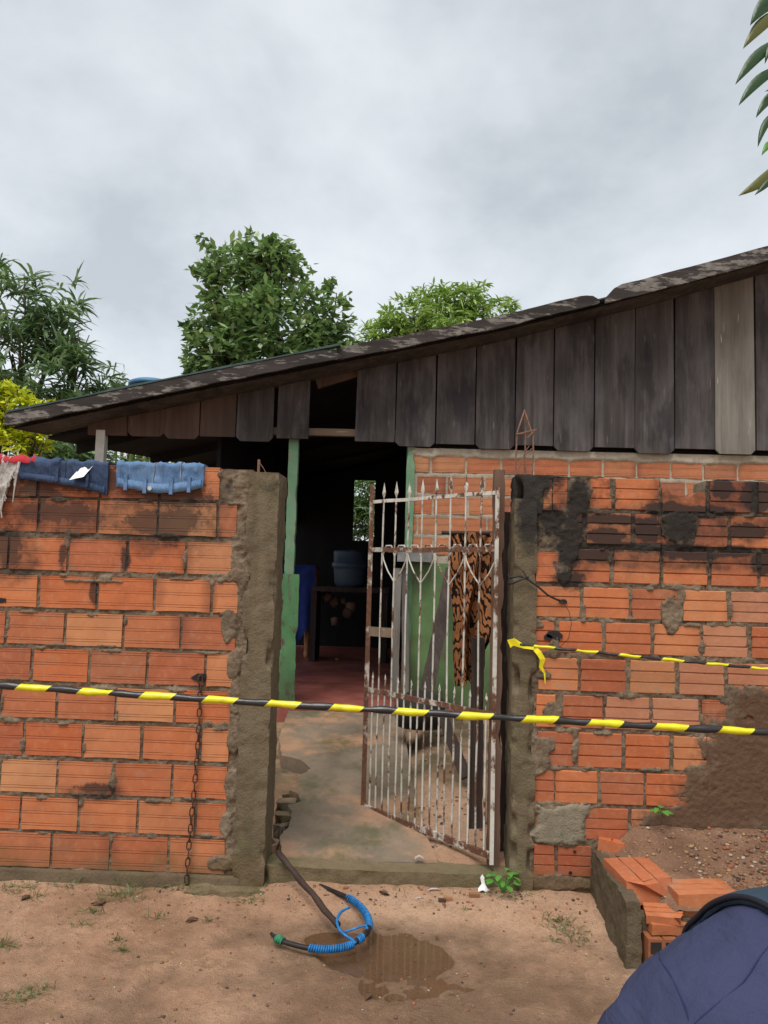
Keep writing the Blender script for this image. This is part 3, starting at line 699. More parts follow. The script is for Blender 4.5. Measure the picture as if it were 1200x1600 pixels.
# rubble beside the broken slab edge
for k, (px, py, s_) in enumerate(((448, 1247, .05), (446, 1262, .045), (440, 1285, .035), (452, 1232, .035), (438, 1312, .03))):
    p = on_slab(px, py); b = MB(); rough_box(b, p[0]-s_, p[0]+s_, p[1]-s_*.8, p[1]+s_*.8, p[2]-.10, p[2]-.012-.01*(k % 2), .014, .02, 60+k, .3)
    lab = ('largest broken concrete lump beside the crumbled left edge of the path', 'mossy concrete lump below the largest one beside the crumbled path', 'flat concrete lump half hidden by the wide pillar at the path edge', 'mossy concrete lump highest up along the crumbled path edge', 'small mossy lump lowest beside the path, near the dark stick')[k]
    tag(b.build('concrete_chunk', M['mossy' if k % 2 else 'path'], None, True), lab, 'rubble', 'concrete lumps by the broken path edge')

# ------------------------------------------------------------------ gate
HG = np.array([atY(769, 1345, .05)[0], .05, 0]); FREE = np.array([-.168, .655, 0])
dg = FREE-HG; GW = float(np.hypot(dg[0], dg[1])); dg = dg/GW
z0g = atY(768, 1343, .05)[2]; zmid = atY(770, 1118, .05)[2]; ztopg = atY(770, 769, .05)[2]; zr2 = atY(770, 858, .05)[2]; ztip = atY(757, 737, .05)[2]
gate = thing('gate', 'open rusty white iron gate with spear tipped bars, swung inward', 'gate', tuple(HG))
def gp(u, z, off=0.0): return HG + dg*u + np.array([-dg[1]*off, dg[0]*off, z])
def rail(z, name='rail', w=.012, t=.022, mat='gate_rust'):
    b = MB(); n_ = 6
    for k in range(n_):
        b.bar(gp(GW*k/n_, z+random.uniform(-.002, .002)), gp(GW*(k+1)/n_, z+random.uniform(-.002, .002)), w, t)
    return b.build(name, M[mat], gate)
rail(z0g+.012, 'rail', .014, .026); rail(zmid, 'rail', .012, .022); rail(zr2, 'rail'); rail(ztopg, 'rail', .008, .016, 'gate')
b = MB(); b.bar(gp(GW, z0g), gp(GW, ztopg+.085), .022, .022, (1, 0, 0)); b.build('stile', M['gate_rust'], gate)
b = MB(); b.bar(gp(0.004, z0g-.02), gp(0.004, ztopg+.02), .016, .016, (1, 0, 0)); b.build('stile', M['gate'], gate)
NB = 9
def spear(u, z, h=.085, w=.014):
    b = MB(); c = gp(u, z); ax = dg*w; pr_ = np.array([-dg[1], dg[0], 0])*w*.35
    zz = np.array([0, 0, 1.0])
    vs = [c-zz*.0, c+zz*h*.35+ax, c+zz*h*.35+pr_, c+zz*h*.35-ax, c+zz*h*.35-pr_, c+zz*h]
    b.add(vs, [(0, 2, 1), (0, 3, 2), (0, 4, 3), (0, 1, 4), (5, 1, 2), (5, 2, 3), (5, 3, 4), (5, 4, 1)])
    return b
for k in range(1, NB):
    u = GW*k/NB; b = MB(); w_ = random.uniform(-.006, .006)
    b.tube([gp(u, z0g+.01), gp(u+w_*.5, (z0g+zmid)/2, .003), gp(u, zmid), gp(u+w_, (zmid+zr2)/2), gp(u, ztopg), gp(u, ztip-.075+.004*w_)], .0043, 6)
    o = b.build('bar', M['gate'], gate); s_ = spear(u, ztip-.08+random.uniform(-.006, .006)); s_.build('spear_tip', M['gate'], o)
for k in range(NB):
    u = GW*(k+.5)/NB; b = MB(); b.tube([gp(u, z0g+.01), gp(u+random.uniform(-.004, .004), (z0g+zmid)/2), gp(u, zmid+.01), gp(u, zmid+.05)], .0045, 6)
    o = b.build('bar', M['gate'], gate); spear(u, zmid+.045, .045, .008).build('spear_tip', M['gate'], o)
for k in range(0, NB-1, 2):          # flat iron scrolls that dip to a point under the upper rail
    b = MB()
    for s_ in (0, 1):
        ua, ub = GW*(k+2*s_)/NB, GW*(k+1)/NB
        b.tube([gp(ua, zr2-.01), gp(ua+(ub-ua)*.12, zr2-.05), gp(ua+(ub-ua)*.45, zr2-.10), gp(ub, zr2-.155)], .0034, 6)
        b.tube([gp(ua, zr2-.03), gp(ua+(ub-ua)*.3, zr2+.02), gp(ua+(ub-ua)*.7, zr2+.02), gp(ub, zr2-.03)], .0042, 6)
    b.build('scroll', M['gate'], gate)
b = MB(); pz = atY(705, 903, .3); b.bar(gp(GW-.0, .98), gp(GW-.2, .985), .006, .045); b.build('latch_plate', M['batten'], gate)
# brown gate post behind the hinge side
def post(name, px0, px1, pyt, Y, mat, label, cat, zb=-.02, d=.06, lean=0, top=None, group=None):
    a, c = atY(px0, (pyt+1250)/2, Y)[0], atY(px1, (pyt+1250)/2, Y)[0]; zt = atY((px0+px1)/2, pyt, Y)[2]
    b = MB(); rough_box(b, a, c, Y, Y+d, zb, zt, .03, .006, int(px0), 0.05)
    if lean:
        b.v = [(v[0]+lean*(v[2]-zb), v[1], v[2]) for v in b.v]
    return tag(b.build(name, M[mat], None, True), label, cat, group)
post('gate_post', 768, 786, 733, .09, 'rust_post', 'reddish brown wooden post the gate hangs on, beside the narrow concrete pillar', 'post')
post('wooden_post', 736, 756, 997, .42, 'old_wood', 'thick dark wooden post behind the gate below the striped blanket', 'post', .1)
post('wooden_post', 784, 797, 800, .20, 'old_wood', 'dark rotten post squeezed between the reddish post and concrete pillar', 'post', .0, .05)

# ------------------------------------------------------------------ house
YH, YF = 2.30, 1.95
KH = 1200/(YH-CAM[1])
house = thing('house', 'old plank and brick house with sloping roof and dark open porch', 'house', (0, YH, 0))
top_px = [(12, 646), (147, 618), (293, 588), (400, 567), (532, 541), (780, 492), (930, 455), (1021, 432), (1200, 384), (1420, 326), (1700, 254)]
TP = np.array([atY(px, py, YF)[[0, 2]] for px, py in top_px])
def zroof(x): return np.interp(x, TP[:, 0], TP[:, 1])
XR = TP[-1, 0]
# corrugated sheet; the eave on the left is cut back obliquely towards the added side planks
def eave(Y): return np.minimum(TP[0, 0]-.01+.235*(np.asarray(Y)-YF), -1.44)
def roof_grid(ys, dz, wave, nu=60, x0=0.0):
    u = np.linspace(0, 1, nu); E = eave(ys)+x0; X = E[None]+(XR-E[None])*u[:, None]; Y = np.repeat(np.asarray(ys)[None], nu, 0)
    return np.stack([X, Y, zroof(X)+dz+wave*np.sin(Y*2*math.pi/.177)], -1)
ysr = np.arange(YF+.032, 6.95, .044)
P = roof_grid(ysr, -.066, .018); P2 = P.copy(); P2[..., 2] -= .008
b = MB(); b.grid(P); b.grid(P2[:, ::-1]); b.grid(np.stack([P2[:, 0], P[:, 0]], 1)); b.grid(np.stack([P[0], P2[0]], 1)); b.build('roof', M['roof'], house, True)
xs2 = np.linspace(XR-.05, XR+5, 20); X, Y = np.meshgrid(xs2, np.array([YF-.06, 6.95]), indexing='ij'); b = MB(); b.grid(np.stack([X, Y, TP[-1, 1]-.02-.24*(X-XR)], -1)); b.build('roof', M['roof'], house)
yl = np.linspace(YF+.035, YH+.02, 6); P = roof_grid(yl, -.094, 0, 40, .03); P2 = P.copy(); P2[..., 2] -= .012
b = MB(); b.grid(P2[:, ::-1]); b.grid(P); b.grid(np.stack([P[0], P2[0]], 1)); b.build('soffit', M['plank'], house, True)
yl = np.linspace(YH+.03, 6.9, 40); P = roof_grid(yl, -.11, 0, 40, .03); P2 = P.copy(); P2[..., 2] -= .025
b = MB(); b.grid(P2[:, ::-1]); b.grid(P); b.grid(np.stack([P2[:, 0], P[:, 0]], 1)); b.grid(np.stack([P[0], P2[0]], 1)); b.build('roof_lining', M['shaded_wood'], house)
for yk in (2.6, 3.6, 4.6, 5.6, 6.5):
    xe = float(eave(yk))+.06; b = MB(); b.prism([(xe, zroof(xe)-.215), (3.5, zroof(3.5)-.22), (3.5, zroof(3.5)-.136), (xe, zroof(xe)-.136)], yk, yk+.05); b.build('rafter', M['shaded_wood'], house)
b = MB(); tx = np.linspace(TP[0, 0]+.01, atY(532, 541, YF)[0], 24); b.prism([(x, zroof(x)-.002) for x in tx]+[(x, zroof(x)+.010+.003*math.sin(x*9)) for x in tx[::-1]], YF-.032, YF+.02); b.build('roof_edge', M['roof_green'], house)
# fascia boards (three, the last two meet in a broken gap)
def fascia(px0, px1, hpx, y0, jag0=0, jag1=0, seed=1):
    n_ = 40; P = []; rs = random.Random(seed); lo = []; hi = []
    xa, xb = atY(px0, 600, YF)[0], atY(px1, 450, YF)[0]
    for k in range(n_+1):
        x = xa+(xb-xa)*k/n_; h = hpx/(1200/(YF-CAM[1])); zt = zroof(x)-.004-.006*float(vnoise(x*9, 0, seed)); zl = zt-h+.008*float(vnoise(x*7, 3, seed))
        if jag1 and k >= n_-2: zt -= h*(.25 if k == n_-1 else .7 if k == n_ else .08)
        if jag0 and k <= 1: zt -= h*(.6 if k == 0 else .15)
        hi.append((x, zt)); lo.append((x, zl))
    b = MB(); b.prism(lo+hi[::-1], y0, y0+.025); b.build('fascia_board', M['fascia'], house)
fascia(14, 538, 21, YF-.028, 0, 1, 3); fascia(524, 937, 20, YF+.0, 0, 1, 4); fascia(944, 1200+260, 25, YF-.028, 1, 0, 5)
# gable planks
PK = [(-40,28,684,0),(88,145,684,0),(145,205,682,0),(205,262,683,1),(262,316,687,1),(318,372,684,0),(373,430,691,1),(436,485,687,0),(557,618,692,0),(619,680,699,1),(682,741,696,0),(743,803,703,1),(804,862,698,0),(864,925,706,1),(927,988,701,0),(989,1050,710,1),(1051,1112,703,0),(1113.5,1175,711,1),(1177,1240,706,0),(1241,1303,713,1),(1304,1366,706,0)]
for k, (a, c, yb, ch) in enumerate(PK):
    if a < 145: continue
    x0, x1 = atY(a, yb-60, YH)[0], atY(c, yb-60, YH)[0]; zb = atY((a+c)/2, yb, YH)[2]; cc = .03 if ch else .002
    zt0, zt1 = zroof(x0)-.108, zroof(x1)-.108
    jl, jr = random.uniform(-.004, .004), random.uniform(-.004, .004)
    poly = [(x0, zb+cc), (x0+cc, zb), (x1-cc, zb), (x1, zb+cc), (x1+jr-.001, zt1), (x0+jl+.002, zt0)]
    y0 = YH-.05+(.006 if ch else -.004)+random.uniform(-.004, .004)
    b = MB(); b.prism(poly, y0, y0+.022)
    o = b.build('plank', M['plank_grey'] if a == 1113.5 else (M['plank_brown'] if k < 6 else M['plank']), house)
    if a == 1113.5: o['label'] = 'paler bleached grey plank'
# battens behind planks, tie beam over the porch opening
b = MB(); p0, p1 = atY(145, 668, YH), atY(640, 684, YH); b.box(p0[0], p1[0], YH-.018, YH+.03, p1[2], p1[2]+.05); b.build('tie_beam', M['batten'], house)
b = MB(); p0, p1 = atY(495, 600, YH), atY(560, 578, YH); b.bar((p0[0], YH-.01, p0[2]), (p1[0]+.1, YH-.01, p1[2]+.02), .03, .08); b.build('batten', M['plank_brown'], house)
# added dark sheet behind the gable; its colour stands for shade in the gaps
xg = atY(560, 650, YH)[0]
b = MB(); b.prism([(xg, 2.25), (4.2, 2.25), (4.2, zroof(4.2)-.14), (xg, zroof(xg)-.14)], YH+.1, YH+.12); b.build('gap_shade_backing', M['shaded_wood'], house)
# front brick wall
zc = atY(900, 712, YH)[2]; xb0 = atY(640, 780, YH)[0]
xw1 = 4.3
def house_row(pytop, pybot, joints, first):
    zt, zb = atY(900, pytop, YH)[2], atY(900, pybot, YH)[2]; g = .008; out = []
    xj = [atY(j, (pytop+pybot)/2, YH)[0] for j in joints]
    while xj[-1] < 3.6: xj.append(xj[-1]+.243)
    for a, c in zip(xj[:-1], xj[1:]):
        a2 = max(a, xb0)
        if c-a2 < .05: continue
        rects_h.append((a2+g, c-g, zb, zt)); place_brick(random.choice(BH), .225, house, a2+g, c-g, (zt+zb)/2, YH+random.uniform(-.002, .002), zt-zb, .125)
rects_h = []
house_row(717, 743, [622,673,728,783,834,889,942,995,1048,1099,1153,1206], 0)
house_row(750, 776, [650,698,757,812,865,920,972,1030,1072,1130], 0)
house_row(782, 808, [620,676,731,786,840,895,950,1003,1056], 0)
house_row(814, 840, [598,652,705,760,815,868,922], 0)
house_row(846, 872, [620,676,731,786,840,895], 0)
zgreen = atY(680, 880, YH)[2]
# mortar of that wall
def hmort():
    xs = np.arange(xb0-.01, 4.25, .014); nz = 80; z0_, z1_ = zgreen, atY(900, 706, YH)[2]
    ts = np.linspace(z0_, z1_, nz); X, Zg = np.meshgrid(xs, ts, indexing='ij'); d = np.zeros_like(X)
    for (a, b_, c, e) in rects_h: d = np.maximum(d, np.minimum(np.minimum(X-a, b_-X), np.minimum(Zg-c, e-Zg)))
    n = fbm(X*20, Zg*20, 91, 4, .6); y = YH+.006-.013*(n-.35)+np.clip(d, 0, .02)*.75
    top = sstep(z1_-.085, z1_-.045, Zg+.05*(fbm(X*6, Zg*3, 5)-.5)); y = y*(1-top)+top*(YH-.012-.02*(n-.5))
    b = MB(); b.grid(np.stack([X, y, Zg], -1)); return b.build('mortar', M['cement_white'], house, True)
hmort()
b = MB(); rough_box(b, xb0, 4.25, YH-.012, YH+.12, .0, zgreen, .05, .006, 8); b.build('green_wall', M['green_wall'], house, True)
b = MB(); b.box(xb0, 4.25, YH+.03, YH+.13, zgreen-.02, 2.3); b.build('wall_core', M['shaded_wood'], house)
# posts
def hpost(px0, px1, yt, Yp, mat, zb):
    a, c = atY(px0, yt+150, Yp)[0], atY(px1, yt+150, Yp)[0]; b = MB(); rough_box(b, a, c, Yp, Yp+.06, zb, atY(px0, yt, Yp)[2]+.05, .03, .003, int(px0), .04); return b.build('post', M[mat], house, True)
hpost(446, 461, 686, YH+.01, 'green_post', .3); hpost(632, 645, 700, YH-.02, 'green_post', .3)
hpost(141, 155, 682, YH-.06, 'white_paint', .0)
# low boarded wall of the porch left of the opening, painted green
a = atY(300, 950, YH)[0]; c = atY(468, 950, YH)[0]; zt = atY(456, 897, YH)[2]
for k in range(5):
    x0 = a+(c-a)*k/5; x1 = a+(c-a)*(k+1)/5-.004; b = MB(); rough_box(b, x0, x1, YH-.03, YH-.005, .2, zt-.01*(k % 2), .04, .004, k+70, .05); b.build('board', M['green_board'], house, True)
# floor, back wall with window opening, side wall, added side planks
b = MB(); b.box(-1.4, 4.25, YH-.06, 6.6, .05, .335); b.build('floor', M['red_floor'], house)
YB = 6.5; wx0, wx1 = atY(553, 780, YB)[0], atY(586, 780, YB)[0]; wz1, wz0 = atY(570, 750, YB)[2], atY(570, 845, YB)[2]
for (x0, x1, z0, z1) in ((-2.0, wx0, .0, 2.3), (wx1, 4.25, .0, 3.2), (wx0, wx1, .0, wz0), (wx0, wx1, wz1, 2.7), (-1.4, wx0-.001, 2.302, 2.7)):
    b = MB(); b.box(x0, x1, YB, YB+.05, z0, z1); b.build('back_wall', M['shaded_wood'], house)
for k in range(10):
    y0 = 2.5+k*.4; b = MB(); b.box(-1.42, -1.39, y0, y0+.395, 1.85 if y0 > 3.2 else .0, zroof(-1.4)-.14); b.build('added_side_plank', M['shaded_wood'], house)  # added to darken the porch; left open below to let some light in
b = MB(); b.box(4.2, 4.25, YH+.14, YB, 0, 3.6); b.build('side_wall', M['shaded_wood'], house)
b = MB(); b.box(.9, .93, YH+.14, YB-.01, .33, 3.0); b.build('partition', M['shaded_wood'], house)
# electric conduit bits
# ------------------------------------------------------------------ things inside the porch
tb = thing('table', 'wooden table with turned legs in the dark porch under a blue cloth', 'table', (atY(465, 1000, 5.2)[0], 5.2, .335))
lx = atY(481, 950, 5.2)[0]; tz = atY(481, 888, 5.2)[2]
for (dx, dy) in ((0, 0), (-.7, 0), (0, .6), (-.7, .6)):
    b = MB(); h = tz-.335
    pr_ = [(.022, 0), (.03, .02), (.03, .06), (.018, .08), (.028, .12), (.033, .3*h), (.02, .36*h), (.034, .42*h), (.034, .55*h), (.02, .6*h), (.036, .68*h), (.036, .78*h), (.022, .82*h), (.036, .88*h), (.036, h)]
    b.lathe(pr_, (lx+dx, 5.2+dy, .335), 10); b.build('leg', M['table_wood'], tb, True)
b = MB(); b.box(lx-.78, lx+.06, 5.14, 5.88, tz, tz+.03); b.build('tabletop', M['table_wood'], tb)
b = MB(); us = np.linspace(0, 1, 30); vs2 = np.linspace(0, 1, 14)
U, V = np.meshgrid(us, vs2, indexing='ij'); xx = lx-.70+.78*U; zz = tz+.035-np.maximum(V-.3, 0)*1.0*(1.0-.25*np.sin(U*7)); yv = np.where(V < .3, 5.6-.5*V/.3, 5.09-.04*np.sin(U*30)*(V-.3))
b.grid(np.stack([xx, yv, zz], -1)); tag(b.build('tablecloth', M['blue_cloth'], None, True), 'deep blue cloth hanging over the porch table', 'tablecloth')
dx_ = atY(547, 900, 5.0)
b = MB(); r_ = .175; zb = atY(547, 917, 5.0)[2]
b.lathe([(r_*.8, 0), (r_*.95, .05), (r_, .17), (r_*1.02, .2), (r_*1.12, .205), (r_*1.12, .25), (r_*1.02, .255), (r_*1.04, .36), (r_*1.0, .38), (.02, .39)], (dx_[0], 5.0, zb), 20); tag(b.build('barrel', M['drum'], None, True), 'grey blue plastic barrel standing on the low shelf in the porch', 'barrel')
ct = thing('shelf', 'low dark shelf stacked with clutter at the back of the porch', 'shelf', (dx_[0], 5.0, .335))
b = MB(); b.box(dx_[0]-.38, dx_[0]+.42, 4.8, 5.35, zb-.05, zb-.002); b.build('board', M['old_wood'], ct)
for sx_ in (-.36, .38):
    b = MB(); b.box(dx_[0]+sx_-.03, dx_[0]+sx_+.03, 4.85, 5.3, .336, zb-.052); b.build('leg', M['old_wood'], ct)
for k in range(6):
    px, py = random.uniform(505, 575), random.uniform(930, 985); p = atY(px, py, 4.95+random.uniform(-.05, .2)); b = MB(); r_ = random.uniform(.035, .07)
    b.lathe([(r_*.6, -r_), (r_, -r_*.4), (r_*.95, r_*.5), (r_*.5, r_*.9)], p, 9); b.v = [(v[0]+random.uniform(-.01, .01), v[1], v[2]+random.uniform(-.01, .01)) for v in b.v]; tag(b.build('firewood', M['rust_post'], None, True), 'dim rounded log piled under the porch shelf', 'firewood', 'logs piled under the porch shelf')
p = atZ(590, 985, .34); b = MB(); pts = [(p[0]+(.11+.04*random.random())*math.cos(a), p[1]+.1*math.sin(a), .338) for a in np.linspace(0, 6.28, 11)[:-1]]
b.add(pts+[(p[0], p[1], .40), (p[0]+.05, p[1]+.02, .385)], [(i, (i+1) % 10, 10 if i < 5 else 11) for i in range(10)]+[(0, 10, 11), (5, 11, 10)]); tag(b.build('plastic_bag', M['blue_bag'], None, True), 'crumpled blue plastic bag on the red porch floor', 'bag')
p = atZ(526, 1031, .336); b = MB(); b.lathe([(.012, 0), (.018, .008), (.01, .014)], (p[0], p[1], .336), 8); tag(b.build('bottle_cap', simple('yellow plastic', (.7, .5, .05)), None), 'tiny yellow cap on the red porch floor', 'cap')
# old planks by the doorway
def leaner(name, p0, p1, Y0, Y1, w, mat, label, grp=None, t=.025):
    a = atY(p0[0], p0[1], Y0); c = atY(p1[0], p1[1], Y1); b = MB()
    n_ = 8
    for k in range(n_):
        f0, f1 = k/n_, (k+1)/n_; b.bar(a+(c-a)*f0, a+(c-a)*f1, w*(1+.04*math.sin(k*2.1)), t, (0, 1, 0))
    return tag(b.build(name, M[mat], None), label, 'plank', grp)
leaner('old_plank', (616, 1092), (622, 888), 2.12, 2.2, .05, 'grey_jamb', 'grey cracked plank standing by the porch doorway, nearer the opening')
leaner('old_plank', (634, 1090), (632, 888), 2.14, 2.22, .045, 'grey_jamb', 'grey splintered plank standing against the pale green door post')
leaner('leaning_board', (664, 1095), (706, 890), 1.7, 2.2, .085, 'old_wood', 'dark board leaning diagonally on the green wall behind the gate')
leaner('leaning_board', (728, 1215), (692, 1120), .9, 1.1, .06, 'old_wood', 'short dark board lying low behind the gate below the blanket')
p = atY(657, 1108, 1.6); b = MB(); b.lathe([(.14, -.1), (.16, 0), (.14, .06), (.08, .1), (.02, .11)], p, 14); tag(b.build('sack', M['charcoal'], None, True), 'black rounded sack at the foot of the green wall', 'sack')
p = atY(648, 878, 2.2); b = MB(); rough_box(b, p[0]-.12, p[0]+.12, 2.16, 2.28, zgreen+.005, zgreen+.10, .03, .012, 6, .1); tag(b.build('wire_basket', simple('dull grey tin', (.18, .18, .17), .5), None, True), 'dull grey tin box on the ledge above the green wall', 'box')

# ------------------------------------------------------------------ tiger blanket
q = N('tiger striped plush', .95, .1); o_ = q.obj()
w = q.n('ShaderNodeTexWave', wave_type='BANDS', bands_direction='DIAGONAL'); q.L(q.map(o_, (1.9, 1, .8)), w.inputs['Vector']); w.inputs['Scale'].default_value = 11; w.inputs['Distortion'].default_value = 10; w.inputs['Detail'].default_value = 2.5; w.inputs['Detail Scale'].default_value = 1.6
c = q.ramp(w.outputs['Fac'], [(.60, (.36, .15, .06)), (.67, (.018, .012, .010))]); c = q.mix(q.rng(q.noise(o_, 5, 4), .4, .7, 0, .5), c, (.16, .06, .025), 'MULTIPLY')
M['tiger'] = q.done(c, None, q.bump(q.noise(q.pos(), 120, 3), .5, .004))
YBk = .62
us, vs2 = np.linspace(-1, 1, 46), np.linspace(0, 1, 50); U, V = np.meshgrid(us, vs2, indexing='ij')
tl, tr_ = atY(706, 850, YBk), atY(797, 850, YBk); zbt = atY(745, 1065, YBk)[2]
wd = 1-.62*sstep(.35, 1, V); cx = (tl[0]+tr_[0])/2 - .02*V - .03*sstep(.4, 1, V)
Xb = cx + U*(tr_[0]-tl[0])/2*wd + .012*np.sin(V*9+U*3); Zb = tl[2]+.06 - (tl[2]+.06-zbt)*V - .03*np.abs(U)*(V > .9)
Yb = YBk + .034*np.sin(U*7+V*2.5)*(.5+V) + .022*np.sin(U*13+1+V*3) + .03*(fbm(U*3+V*2, V*5, 9)-.5)
b = MB(); b.grid(np.stack([Xb, Yb, Zb], -1)); P2 = np.stack([Xb, Yb+.02, Zb], -1); b.grid(P2[::-1]); tag(b.build('blanket', M['tiger'], None, True), 'tiger striped orange and black blanket hanging behind the gate', 'blanket')
b = MB(); b.tube([(atY(690, 830, YBk+.01)[0], YBk+.01, tl[2]+.055), (atY(800, 830, YBk+.01)[0]+.05, YBk+.01, tl[2]+.06)], .01, 8); b.tube([(atY(798, 830, YBk)[0]+.05, YBk+.01, .1), (atY(798, 830, YBk)[0]+.05, YBk+.01, tl[2]+.1)], .018, 8); tag(b.build('hanging_rail', M['old_wood']), 'wooden rail carrying the tiger striped blanket', 'rail')

# ------------------------------------------------------------------ clothes on the left wall
ZT = ztop_l
def drape(name, px0, px1, front, back, mat, label, seed, cat, amp=.01, thick=.012, shape=None, sag=0.0):
    """cloth laid over the wall top: u across, v from the front hem over the top to the back hem"""
    x0, x1 = atY(px0, 750, -.01)[0], atY(px1, 750, -.01)[0]
    nu, nv = 60, 60; u = np.linspace(0, 1, nu); v = np.linspace(0, 1, nv); U, V = np.meshgrid(u, v, indexing='ij')
    fr_ = front(U)+.007*(fbm(U*8, U*0, seed+5, 2)-.5) ; total = fr_+.19+back
    s = V*total; X = x0+(x1-x0)*U + .012*(fbm(U*5, V*4, seed)-.5)
    n = fbm(U*7+V*3, V*5, seed, 2)-.5; fold = np.sin(U*19+V*6+seed)*.5+np.sin(U*33+seed*2+V*3)*.3
    ridge = np.exp(-(np.sin(U*8+V*4+n*4+seed)/.38)**2)+.6*np.exp(-(np.sin(U*15-V*7+n*5+seed*2)/.42)**2)
    up = thick*.55+amp*(n*1.3+fold*.25+ridge*1.0)+.003
    Yc = np.where(s < fr_, -.004-up*.9, np.where(s < fr_+.19, -.004+(s-fr_)-0, .19+up))
    Zc = np.where(s < fr_, ZT-(fr_-s)+.004, np.where(s < fr_+.19, ZT+up, ZT-(s-fr_-.19)))
    # round the front edge
    d = np.abs(s-fr_); rd = np.exp(-(d/.022)**2); Zc = Zc+rd*up*.35; Yc = Yc-rd*up*.3
    P = np.stack([X, Yc, Zc], -1); b = MB(); b.grid(P)
    # turned-in thickness along front hem
    hem = P[:, 0].copy(); h2 = hem.copy(); h2[:, 1] += .012; b.grid(np.stack([h2, hem], 1))
    for e_ in (0, -1):
        a = P[e_].copy(); a2 = a.copy(); a2[:, 1] = np.where(s[e_] < fr_[e_], a[:, 1]+.012, a[:, 1]); a2[:, 2] = np.where(s[e_] >= fr_[e_], a[:, 2]-.012, a[:, 2]); b.grid(np.stack([a, a2] if e_ else [a2, a], 1))
    root = thing(name, label, cat, ((x0+x1)/2, .08, ZT)); b.build('cloth', mat, root, True)
    return root, P
k_ = 1/380
j1, P1 = drape('jeans', 30, 168, lambda u: (27+16*u+6*sstep(.7, 1, u))*k_*1.0, .12, M['denim_dark'], 'dark blue jeans with a white tag draped over the left wall top', 3, 'jeans', .0075, .014)
j2, P2_ = drape('jeans', 182, 318, lambda u: (34+10*np.sin(u*3.14)+0*u)*k_, .12, M['denim_light'], 'lighter blue jeans with a metal button draped over the left wall top', 8, 'jeans', .007, .012)
def strip_on(P, v0, u0, u1, h, off, name, mat, root, n=30):
    b = MB(); nu = P.shape[0]; rows = []
    for k in range(n+1):
        u = (u0+(u1-u0)*k/n)*(nu-1); i = min(int(u), nu-2); f = u-i
        c = P[i, v0]*(1-f)+P[i+1, v0]*f; c2 = P[i, v0+h]*(1-f)+P[i+1, v0+h]*f
        rows.append([c+np.array([0, -off*.2, -.001]), c+np.array([0, -off, 0]), c2+np.array([0, -off, off*.3]), c2+np.array([0, 0, -.001])])
    b.grid(np.array(rows)); return b.build(name, mat, root, True)
def fly(P, i, root, mat):
    b = MB(); b.tube([P[i, j]+np.array([0, -.003, .002]) for j in range(0, 34)], .0022, 5); b.build('seam', mat, root, True)
M['stitch'] = simple('faded stitching', (.22, .27, .34), .9)
for i_ in (27, 31): fly(P1, i_, j1, M['denim_dark'])
for i_ in (25, 44): fly(P2_, i_, j2, M['stitch'])
strip_on(P1, 0, .02, .98, 4, .006, 'hem', M['denim_dark'], j1); strip_on(P2_, 0, .02, .98, 5, .006, 'waistband', M['denim_light'], j2)
for u in (.12, .34, .66, .86):
    i = int(u*59); c = P2_[i, 3]; b = MB(); b.box(c[0]-.007, c[0]+.007, c[1]-.014, c[1]-.004, c[2]-.03, c[2]+.035); b.build('belt_loop', M['denim_light'], j2)
for u in (.45, .8):
    i = int(u*59); c = P1[i, 5]; b = MB(); b.box(c[0]-.006, c[0]+.006, c[1]-.013, c[1]-.003, c[2]-.025, c[2]+.03); b.build('belt_loop', M['denim_dark'], j1)
c = P2_[int(.42*59), 2]; b = MB(); b.tube([c+np.array([0, -.022, 0]), c+np.array([0, -.008, 0])], [.009, .011], 12); b.build('button', M['silver'], j2)
c = P1[int(.70*59), 8]; b = MB(); P = np.zeros((6, 6, 3))
for i in range(6):
    for j in range(6): P[i, j] = (c[0]-.03+.012*i+.006*j, c[1]-.022+.007*j+.002*math.sin(i*2), c[2]-.03+.012*j+.003*i)
b.grid(P); b.build('paper_tag', M['white_plastic'], j1, True)
r1, Pr = drape('red_shirt', -70, 58, lambda u: (4+24*sstep(.62, .3, u)+40*sstep(.35, 0, u))*k_, .15, M['red_cloth'], 'bright red cloth draped over the left wall top beside dark jeans', 12, 'cloth', .010, .034)
w1, Pw = drape('white_shawl', -70, 30, lambda u: (14+95*sstep(1.0, .55, u))*k_, .15, M['white_knit'], 'off white fringed knit shawl hanging down the wall under the red cloth', 15, 'shawl', .012, .016)
for k in range(14):
    b = MB(); i = 44+k; i = min(i, 59); c = Pw[i, 0]; h = random.uniform(.02, .07)
    b.tube([c+np.array([0, -.006, .004]), c+np.array([.003*math.sin(k), -.010, -h*.5]), c+np.array([.006*math.sin(k*1.7), -.007, -h])], .0028, 5); b.build('fringe', M['white_knit'], w1)
b = MB(); c = atY(30, 722, -.04); b.tube([c, c+np.array([.0, -.012, -.05]), c+np.array([-.008, -.01, -.12]), c+np.array([-.012, -.008, -.17])], [.006, .004, .003, .002], 6); b.build('fringe', M['white_knit'], w1)

# ------------------------------------------------------------------ chain
ch = thing('chain', 'long rusty chain hanging down the left brick wall from a hole', 'chain', tuple(atY(294, 1370, -.02)))
b = MB(); pts = []
for k in range(17):
    a = 2*math.pi*k/16; pts.append((.0085*math.cos(a)*1.0, 0, .0145*math.sin(a)+(.004 if math.sin(a) > 0 else -.004)))
b.tube(pts, .0028, 6, False); lk = b.mesh('chain_link', M['rust'], True)
c0 = atY(313, 1062, -.012); c1 = atY(294, 1374, -.022); L_ = np.linalg.norm(c1-c0); nl = int(L_/.0315)
for k in range(nl+1):
    t = k/nl; p = c0+(c1-c0)*t; p[0] += .006*math.sin(t*5)
    o = link('chain_link', lk, ch); o.location = p; o.rotation_euler = (0, random.uniform(-.12, .12)+.05, (math.pi/2 if k % 2 else 0)+random.uniform(-.35, .35)+.4)

